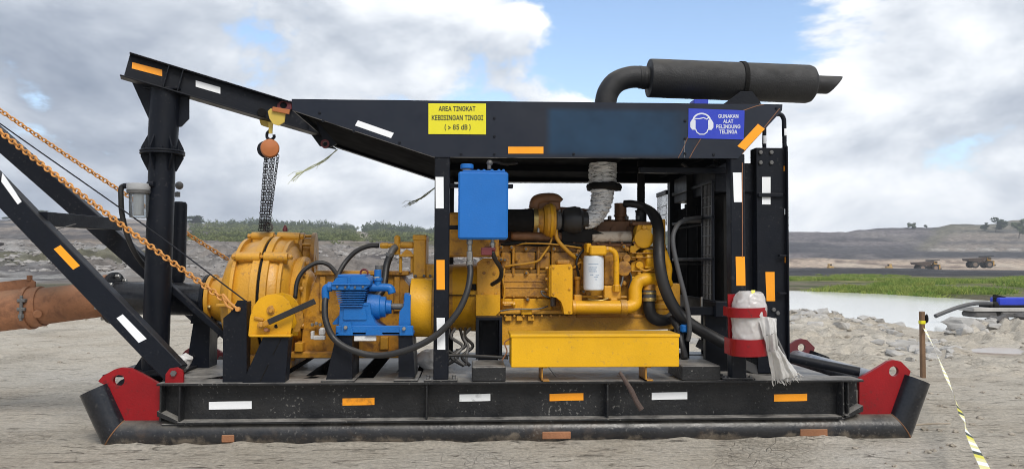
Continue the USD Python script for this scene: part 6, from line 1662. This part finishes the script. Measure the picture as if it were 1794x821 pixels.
GRASS = leaf_mat('bank_grass', (.115, .205, .03), (.31, .34, .08))
SCRUB = leaf_mat('scrub_leaves', (.08, .105, .03), (.18, .20, .065))
FOREST = leaf_mat('forest_leaves', (.05, .075, .036), (.10, .13, .055))
BARK = paint('bark', (.12, .10, .085), .9, .3, 0, bump=.4, bevel=0, obj=True)


def instancer(name, label, protos_, pts, scales, seed):
    r_ = np.random.default_rng(seed)
    pa = '/World/' + name
    pi = UsdGeom.PointInstancer.Define(stage, pa)
    tg = []
    for i, (m, mat) in enumerate(protos_):
        g = usdkit.mesh(stage, f'{pa}/{"tuft" if i == 0 else "tuft_%03d" % i}', m, mat)
        tg.append(g.GetPath())
    pi.CreatePrototypesRel().SetTargets(tg)
    n = len(pts)
    pi.CreateProtoIndicesAttr(Vt.IntArray.FromNumpy(r_.integers(0, len(protos_), n).astype(np.int32)))
    pi.CreatePositionsAttr(Vt.Vec3fArray.FromNumpy(np.asarray(pts, np.float32)))
    pi.CreateScalesAttr(Vt.Vec3fArray.FromNumpy(np.asarray(scales, np.float32)))
    ang = r_.uniform(0, 2 * np.pi, n)
    pi.CreateOrientationsAttr(Vt.QuathArray([Gf.Quath(float(math.cos(a / 2)), 0, 0, float(math.sin(a / 2))) for a in ang]))
    tagp(pi.GetPrim(), label, None, None, 'stuff')


def tuft(seed, n=26, spread=.5, h=.5):
    r_ = np.random.default_rng(seed); V, F = [], []
    for i in range(n):
        o = np.array([*r_.normal(0, spread * .5, 2), -.02]); a = r_.uniform(0, 6.28); L = r_.uniform(.5, 1) * h
        s = np.array([math.cos(a), math.sin(a), 0]) * .022 * r_.uniform(.7, 1.6); t = np.array([*r_.normal(0, .28 * h, 2), L])
        k = len(V); V += [o - s, o + s, o + t * .6 + s * .7 + [0, 0, .05], o + t]; F += [[k, k + 1, k + 2], [k, k + 2, k + 3]]
    return trimesh.Trimesh(V, F, process=False)


def leaves(seed, n, size, shape=(1, 1, 1), hollow=.5):
    """A crown: small leaf faces spread through a few overlapping clumps."""
    r_ = np.random.default_rng(seed)
    c = r_.normal(0, .42, (9, 3)) * shape; cr = r_.uniform(.28, .5, 9)
    V, F = [], []
    for i in range(n):
        q = r_.integers(9); d = r_.normal(0, 1, 3); d /= np.linalg.norm(d)
        p = c[q] + d * cr[q] * (hollow + (1 - hollow) * r_.uniform()) * shape
        u = r_.normal(0, 1, 3); u /= np.linalg.norm(u); v = np.cross(u, d + r_.normal(0, .4, 3)); v /= np.linalg.norm(v) + 1e-9
        s = size * r_.uniform(.6, 1.4); k = len(V)
        V += [p - u * s, p - v * s * .6, p + u * s, p + v * s * .6]; F += [[k, k + 1, k + 2], [k, k + 2, k + 3]]
    return trimesh.Trimesh(V, F, process=False)


def scatter(n, px0, px1, D0, D1, seed, keep=None, power=1.0):
    r_ = np.random.default_rng(seed)
    px = r_.uniform(px0, px1, n); D = D0 * (D1 / D0) ** (r_.uniform(0, 1, n) ** power)
    P = np.array([WD(a, 460, b) for a, b in zip(px, D)])
    z, px_, ff, _ = terrain_full(P[:, 0], P[:, 1]); P[:, 2] = z
    if keep is not None:
        k = keep(P, px, D, r_); P, px, D = P[k], px[k], D[k]
    return P, px, D


P, px, D = scatter(5200, -40, 1000, 40, 125, 14, lambda P, px, D, r_: meshkit.fbm(P * .09, 3, 95) > .46, .9)
r_ = np.random.default_rng(15)
s = np.exp(r_.normal(-1.55, .55, (len(P), 1))) * np.array([[1.2, 1.0, .7]])
STONEM = paint('slope_stone', (.30, .285, .27), .92, .45, .2, dustcol=(.42, .40, .38), stain=.4, stcol=(.12, .11, .115), stsc=.35, bump=.5, bsc=6, bevel=0, spec=.2)
instancer('slope_rubble', 'broken grey rubble covering the foot of the far slope', [(rock_mesh(71), STONEM), (rock_mesh(72), STONEM), (rock_mesh(73), STONEM)], P, s, 16)
P, px, D = scatter(9000, 1300, 1850, 38, 116, 1, lambda P, px, D, r_: (D > np.interp(px, [1150, 1385, 1540, 1700, 1800], [58, 54, 49, 41, 37]) + 1.0) & (meshkit.fbm(P * .10, 4, 79) < .545) & (meshkit.fbm(P * .07, 4, 65) < .57), .8)
s = np.random.default_rng(2).uniform(.5, 1.3, (len(P), 1)) * np.array([[1.2, 1.2, .75]])
instancer('bank_grass', 'bright green grass on the flat beyond the pond', [(tuft(1), GRASS), (tuft(2), GRASS), (tuft(3), GRASS)], P, s, 3)
P, px, D = scatter(3600, 335, 1180, 205, 520, 5, lambda P, px, D, r_: (meshkit.fbm(P * .016, 3, 91) > .46) & (np.abs(px - (640 - (D - 300) * .06)) > 15), .7)
s = np.random.default_rng(6).uniform(.8, 2.2, (len(P), 1)) * np.array([[1.3, 1.3, .8]]) * (.6 + D[:, None] / 500)
instancer('hill_scrub', 'low green scrub covering the slope under the tree line', [(leaves(11, 90, .16), SCRUB), (leaves(12, 90, .16), SCRUB), (leaves(13, 110, .14), SCRUB)], P + [0, 0, .5], s, 7)
P, px, D = scatter(1300, 318, 1200, 500, 575, 8, lambda P, px, D, r_: (np.abs(px - 628) > 8) & ((px > 400) | (r_.uniform(0, 1, len(px)) < .25)), 1)
ht = np.interp(px, [318, 400, 430, 520, 612, 640, 660, 690, 740, 1200], [.5, .9, 1.15, 1.1, .95, 1.25, 1.5, 1.35, 1.05, .9])
s = np.random.default_rng(9).uniform(.5, 1.45, (len(P), 1)) * np.array([[2.2, 2.2, 2.5]]) * ht[:, None]
instancer('far_forest', 'dark green tree line along the top of the far hill', [(leaves(21, 150, .17, (1, 1, .9)), FOREST), (leaves(22, 150, .17, (1, 1, 1.2)), FOREST), (leaves(23, 150, .16, (.8, .8, 1.2)), FOREST)], P + np.array([0, 0, 1.4]), s, 10)


def tree(label, px, D, h, w_, trunk, seed, lean=0.0, n=420, gr='lone trees on the skyline'):
    p = WD(px, 460, D); p[2] = ground_z(p[0], p[1]) - .2
    th = thing('skyline_tree', label, 'tree', p, gr)
    r_ = np.random.default_rng(seed)
    top = p + [lean, 0, h]
    limbs = [tube([p, p + [lean * .3, 0, h * trunk * .6], p + [lean * .7, 0, h * trunk], p + [lean, 0, h * .85]], [.09 * h / 3, .07 * h / 3, .05 * h / 3, .02], n=6)]
    for k in range(6):
        a = r_.uniform(0, 6.28); b = p + [lean * .6, 0, h * trunk * r_.uniform(.75, 1.1)]
        limbs.append(tube([b, b + [math.cos(a) * w_ * .22, math.sin(a) * w_ * .22, h * .1], b + [math.cos(a) * w_ * .42, math.sin(a) * w_ * .42, h * .24]], [.035 * h / 3, .01], n=5))
    part(th, 'trunk', cat(*limbs), BARK, True)
    m = leaves(seed, int(n * 1.5), .17)
    m.vertices = m.vertices * [w_ * .62, w_ * .62, h * (1 - trunk) * .62] + p + [lean, 0, h * (trunk + (1 - trunk) * .55)]
    part(th, 'crown', m, FOREST, False)


tree('small bushy tree left of centre on the right-hand skyline', 1601, 540, 4.0, 5.6, .12, 31)
tree('low shrub-like tree just right of the small bushy skyline tree', 1622, 540, 1.8, 2.8, .1, 32)
tree('broad leaning tree on the right skyline, the left one of the pair', 1745, 500, 8.6, 9.5, .28, 33, 1.0)
tree('low bush beside the broad leaning skyline tree', 1726, 505, 4.2, 5.5, .1, 34)
tree('tall thin open tree at the right edge of the skyline', 1786, 470, 10.5, 9.0, .4, 35, .8, 300)
tree('flat-topped tree on the left skyline above the cross member', 84, 500, 4.8, 13, .35, 36, 0, 420)
tree('dark spreading tree just right of the crane mast on the skyline', 336, 500, 6.2, 13.5, .3, 37, 0, 520)
tree('small distant tree at the far left skyline edge', 14, 520, 2.6, 8, .2, 38)

# ================================================================== HAUL TRUCKS far off
TYRE = paint('truck_tyre', (.03, .028, .026), .9, .2, .3, obj=True, bevel=0)
HUB = paint('truck_hub', (.22, .16, .12), .8, .2, .2, obj=True, bevel=0)
TBODY = paint('dump_body_dirty', (.075, .05, .036), .75, .35, .3, stain=.3, stcol=(.06, .045, .04), obj=True, bevel=0)
TDARK = paint('truck_dark', (.022, .021, .02), .7, .3, .2, obj=True, bevel=0)
TYEL = paint('truck_yellow', (.50, .27, .04), .5, .2, .2, stain=.1, obj=True, bevel=0)


def pz(pts, y0, y1):
    return ext(Polygon(pts), y0, y1)


tk = thing('haul_truck', 'left one of the two far haul trucks, with its bed low on the coal bench', 'truck', (0, 0, 0), 'far haul trucks')
part(tk, 'dump_body', pz([(-4.9, 3.1), (-4.6, 2.5), (-.4, 2.0), (1.2, 3.4), (1.3, 3.9), (-.6, 3.6), (-4.8, 3.3)], -2.4, 2.4), TBODY, False)
part(tk, 'body_canopy', pz([(1.0, 3.75), (3.4, 4.15), (3.5, 4.35), (.6, 4.25), (.6, 3.8)], -2.4, 2.4), TDARK, False)
part(tk, 'chassis', bx(-3.2, 3.2, -1.1, 1.1, 1.0, 1.9, .05), TDARK)
part(tk, 'cab', bx(1.5, 2.7, -2.1, -.4, 2.5, 3.75, .05), TYEL)
part(tk, 'cab_window', bx(1.7, 2.72, -2.12, -.6, 3.05, 3.6, .02), TDARK)
part(tk, 'hood', bx(1.2, 3.7, -1.9, 1.9, 1.6, 2.5, .08), TYEL)
part(tk, 'grille', bx(3.69, 3.78, -.9, .9, 1.3, 2.45, .02), TDARK)
part(tk, 'bumper', bx(3.3, 4.1, -2.2, 2.2, .75, 1.3, .05), TDARK)
part(tk, 'deck_rail', cat(bx(1.1, 3.9, -2.35, -2.3, 3.1, 3.16, 0), bx(3.85, 3.9, -2.35, 2.3, 3.1, 3.16, 0), bx(1.1, 3.9, -2.35, 2.3, 2.5, 2.58, 0)), TDARK)
part(tk, 'ladder', bx(3.2, 3.6, -2.3, -2.2, .9, 2.5, .01), TYEL)
for x in (-2.5, 2.1):
    for y in (-2.35, 1.35):
        wl = part(tk, 'wheel', rev([(0, 1.0), (.1, 1.25), (.9, 1.25), (1.0, 1.0)], (x, y, 1.25), (0, 1, 0), 22), TYRE)
        part(wl, 'rim', rev([(-.02, .62), (0, .7), (.06, .6)], (x, y - .0, 1.25), (0, 1, 0), 18), HUB)
p = WD(1624, 460, 207); p[2] = ground_z(p[0], p[1]) - .1
place(tk, p, -8, (.76, .76, .76))
p = WD(1717, 460, 203); p[2] = ground_z(p[0], p[1]) + .9
copy_of(tk, 'right one of the two far haul trucks, standing higher on the tan bench', p, -12, (.78, .78, .78))
TFADE = paint('dusty_dozer_yellow', (.44, .29, .10), .8, .3, .3, obj=True, bevel=0)
bz_ = thing('bulldozer', 'tiny yellow bulldozer nearest the canopy frame, on the far tan bench', 'bulldozer', (0, 0, 0), 'far yellow machines')
for y in (-1.3, .7):
    part(bz_, 'track', pz([(-2, .2), (-1.7, 0), (1.6, 0), (2, .3), (1.8, .8), (-1.7, 1.0)], y, y + .6), TDARK, False)
part(bz_, 'body', bx(-1.6, 1.5, -.8, .8, .8, 1.8, .06), TFADE)
part(bz_, 'cab', bx(-1.2, .2, -.75, .75, 1.8, 3.1, .06), TFADE)
part(bz_, 'cab_window', bx(-1.0, .22, -.77, .6, 2.2, 2.9, .02), TDARK)
part(bz_, 'blade', pz([(2.3, .1), (2.5, .1), (2.6, 1.2), (2.4, 1.3)], -1.8, 1.8), TFADE, False)
part(bz_, 'push_arm', cat(bx(0, 2.4, -1.5, -1.35, .4, .6, 0), bx(0, 2.4, 1.35, 1.5, .4, .6, 0)), TFADE)
p = WD(1455, 460, 225); p[2] = ground_z(p[0], p[1])
place(bz_, p, 15, (.62, .62, .62))
p = WD(1557, 460, 222); p[2] = ground_z(p[0], p[1])
copy_of(bz_, 'tiny yellow bulldozer just left of the left haul truck', p, 185, (.62, .62, .62))

# ================================================================== BLUE PUMP RAFT
rf = thing('pump_raft', 'blue covered pump on a raft at the pond edge with a grey suction hose', 'raft', WD(1745, 545, 27))
RD0 = 26.0
def rx(px, py, D):
    return WD(px, py, D)
o = rx(1770, 540, RD0)
def rbox(a, b, c_, d, D0, D1, mat, name, c=.02):
    p0, p1 = WD(a, b, D0), WD(c_, d, D0)
    return part(rf, name, bx(p0[0], p1[0], p0[1], p0[1] + (D1 - D0) * .4, p1[2], p0[2], c), mat)
rbox(1750, 521, 1840, 536, RD0, RD0 + 1.2, BLUE if 0 else SIGNB, 'pump_cover', .04)
rbox(1735, 534, 1840, 541, RD0 - .1, RD0 + 1.4, SOOT_SHADE, 'frame')
rbox(1706, 539, 1830, 546, RD0 - .3, RD0 + 1.8, ROCKM, 'deck')
rbox(1709, 546, 1750, 556, RD0 - .25, RD0 + 1.7, ROCKD, 'float', .08)
rbox(1756, 546, 1840, 556, RD0 - .25, RD0 + 1.7, ROCKD, 'float', .08)
part(rf, 'engine_stack', cat(bar(rx(1742, 519, RD0 + .3), rx(1758, 523, RD0 + .3), .2, .14), cyl(rx(1744, 536, RD0 + .2), rx(1744, 520, RD0 + .2), .08)), SOOT_SHADE)
part(rf, 'pump_end', cat(cyl(rx(1738, 535, RD0), rx(1746, 535, RD0), .14), cyl(rx(1732, 533, RD0 + .1), rx(1732, 543, RD0 + .1), .05)), SOOT_SHADE)
e = rx(1649, 549, RD0 - .4)
part(rf, 'suction_hose', tube([rx(1740, 532, RD0), rx(1722, 530.5, RD0 - .1), rx(1700, 532.5, RD0 - .2), rx(1675, 539, RD0 - .3), e, e + (e - rx(1662, 543.5, RD0 - .35)) * .8], .07, n=14), GREYHOSE, True)

# ================================================================== STAKE AND BARRIER TAPE
p = WG(1617, 660, 0)
zs = ground_z(p[0], p[1])
st_ = thing('wooden_stake', 'rough brown wooden stake with a scrap of yellow tape, behind the right end', 'stake', p)
top = WD(1615, 545, (p - CAM) @ fw)
part(st_, 'post', lump(bar(p - [0, 0, .15], top, .045, .045, .004).subdivide().subdivide(), .004, 14, 3), WOOD, 30)
part(st_, 'tape_knot', lump(cat(bar(top - [0, .0, .10], top - [0, 0, .135], .052, .052)), .006, 30, 2), SIGNY, 30)
part(st_, 'dark_knot', lump(trimesh.creation.icosphere(2, .035).apply_scale((.6, .6, 1.5)).apply_translation(top + [.045, -.01, -.08]), .008, 30, 3), SOOT_SHADE, 30)
D0 = float((p - CAM) @ fw)
tpx = [(1619, 574, D0), (1636, 608, D0 * .90), (1652, 645, D0 * .80), (1667, 682, D0 * .71), (1684, 725, D0 * .62), (1698, 762, D0 * .545), (1712, 792, D0 * .49), (1727, 822, D0 * .445), (1760, 895, D0 * .37)]
C_ = spline([WD(*t) for t in tpx], 14)
tw = np.interp(np.linspace(0, 1, len(C_)), [0, .15, .3, .42, .5, .56, .62, .7, .8, 1], [.2, 1.3, .4, 1.5, .3, 1.4, .5, .25, .15, .1])
T_ = np.gradient(C_, axis=0); T_ /= np.linalg.norm(T_, axis=1, keepdims=True)
S_ = np.cross(T_, [0, 0, 1.0]); S_ /= np.linalg.norm(S_, axis=1, keepdims=True); U_ = np.cross(S_, T_)
B_ = S_ * np.cos(tw)[:, None] + U_ * np.sin(tw)[:, None]
hw = np.interp(np.linspace(0, 1, len(C_)), [0, .5, .62, 1], [.014, .017, .020, .026])
arcl = np.concatenate([[0], np.cumsum(np.linalg.norm(np.diff(C_, axis=0), axis=1))])
fine = np.linspace(0, arcl[-1], 260)
Cf = np.stack([np.interp(fine, arcl, C_[:, k]) for k in range(3)], -1); Bf = np.stack([np.interp(fine, arcl, B_[:, k] * hw) for k in range(3)], -1)
tpn = thing('barrier_tape', 'black, yellow and white barrier tape strung from the stake to the lower right corner', 'tape', Cf[130])
YT, WT_, KT = SIGNY, TWHITE, INK
YPALE = paint('tape_pale_yellow', (.70, .66, .30), .45, .1, 0, bevel=0, bump=.2)
fr = fine / arcl[-1]
segs = {}
cyc = 0
i = 0
while i < len(fine) - 1:
    t = fr[i]
    L = .075
    j = i
    while j < len(fine) - 1 and fine[j] - fine[i] < L:
        j += 1
    k = cyc % 6
    mat = (WT_ if k % 2 else YPALE) if t < .53 else ((KT, SIGNY, KT, YPALE, WT_, YPALE)[k] if t < .64 else (YPALE, GREYST if 0 else WT_, YPALE, WT_, KT, SIGNY)[k])
    V = np.vstack([Cf[i:j + 1] - Bf[i:j + 1], Cf[i:j + 1] + Bf[i:j + 1]]); n_ = j - i + 1
    F = np.vstack([[[q, q + 1, n_ + q + 1], [q, n_ + q + 1, n_ + q]] for q in range(n_ - 1)])
    segs.setdefault(mat.GetPath(), [mat, []])[1].append(trimesh.Trimesh(V, F, process=False))
    cyc += 1; i = j
for mat, ms in [(m_, [x_]) for m_, xs in segs.values() for x_ in xs]:
    nm = {'sign_yellow': 'yellow_stripe', 'white_reflective_tape': 'white_stripe', 'sign_black_ink': 'black_stripe', 'tape_pale_yellow': 'pale_yellow_stripe'}[mat.GetPath().name]
    part(tpn, nm, cat(*ms), mat, True)
STICKP = paint('pale_stick', (.36, .30, .23), .9, .3, 0, bevel=0)
solo('dry_stick', pt([], 0) if 0 else tube([WG(1592, 745, .03), WG(1625, 742, .04), WG(1665, 741, .03)], [.005, .007, .004], n=8), STICKP, 'thin pale stick lying on the clay right of the sled end', 'stick', True)

# ================================================================== HAZE
if HAZE > 0:
    m = trimesh.creation.box((1560, 1560, 1)); v = m.vertices
    m.vertices = np.c_[v[:, 0], v[:, 1], np.where(v[:, 2] > 0, 62.0, -14.0)]
    hz = usdkit.material(stage, '/World/Looks/haze_air', {'v': ('principled_volume', {'color': (.80, .84, .90), 'density': HAZE, 'anisotropy': .2})}, [], volume='v.volume')
    solo('haze', m, hz, 'thin pale haze over the mine', None, False, kind='stuff')
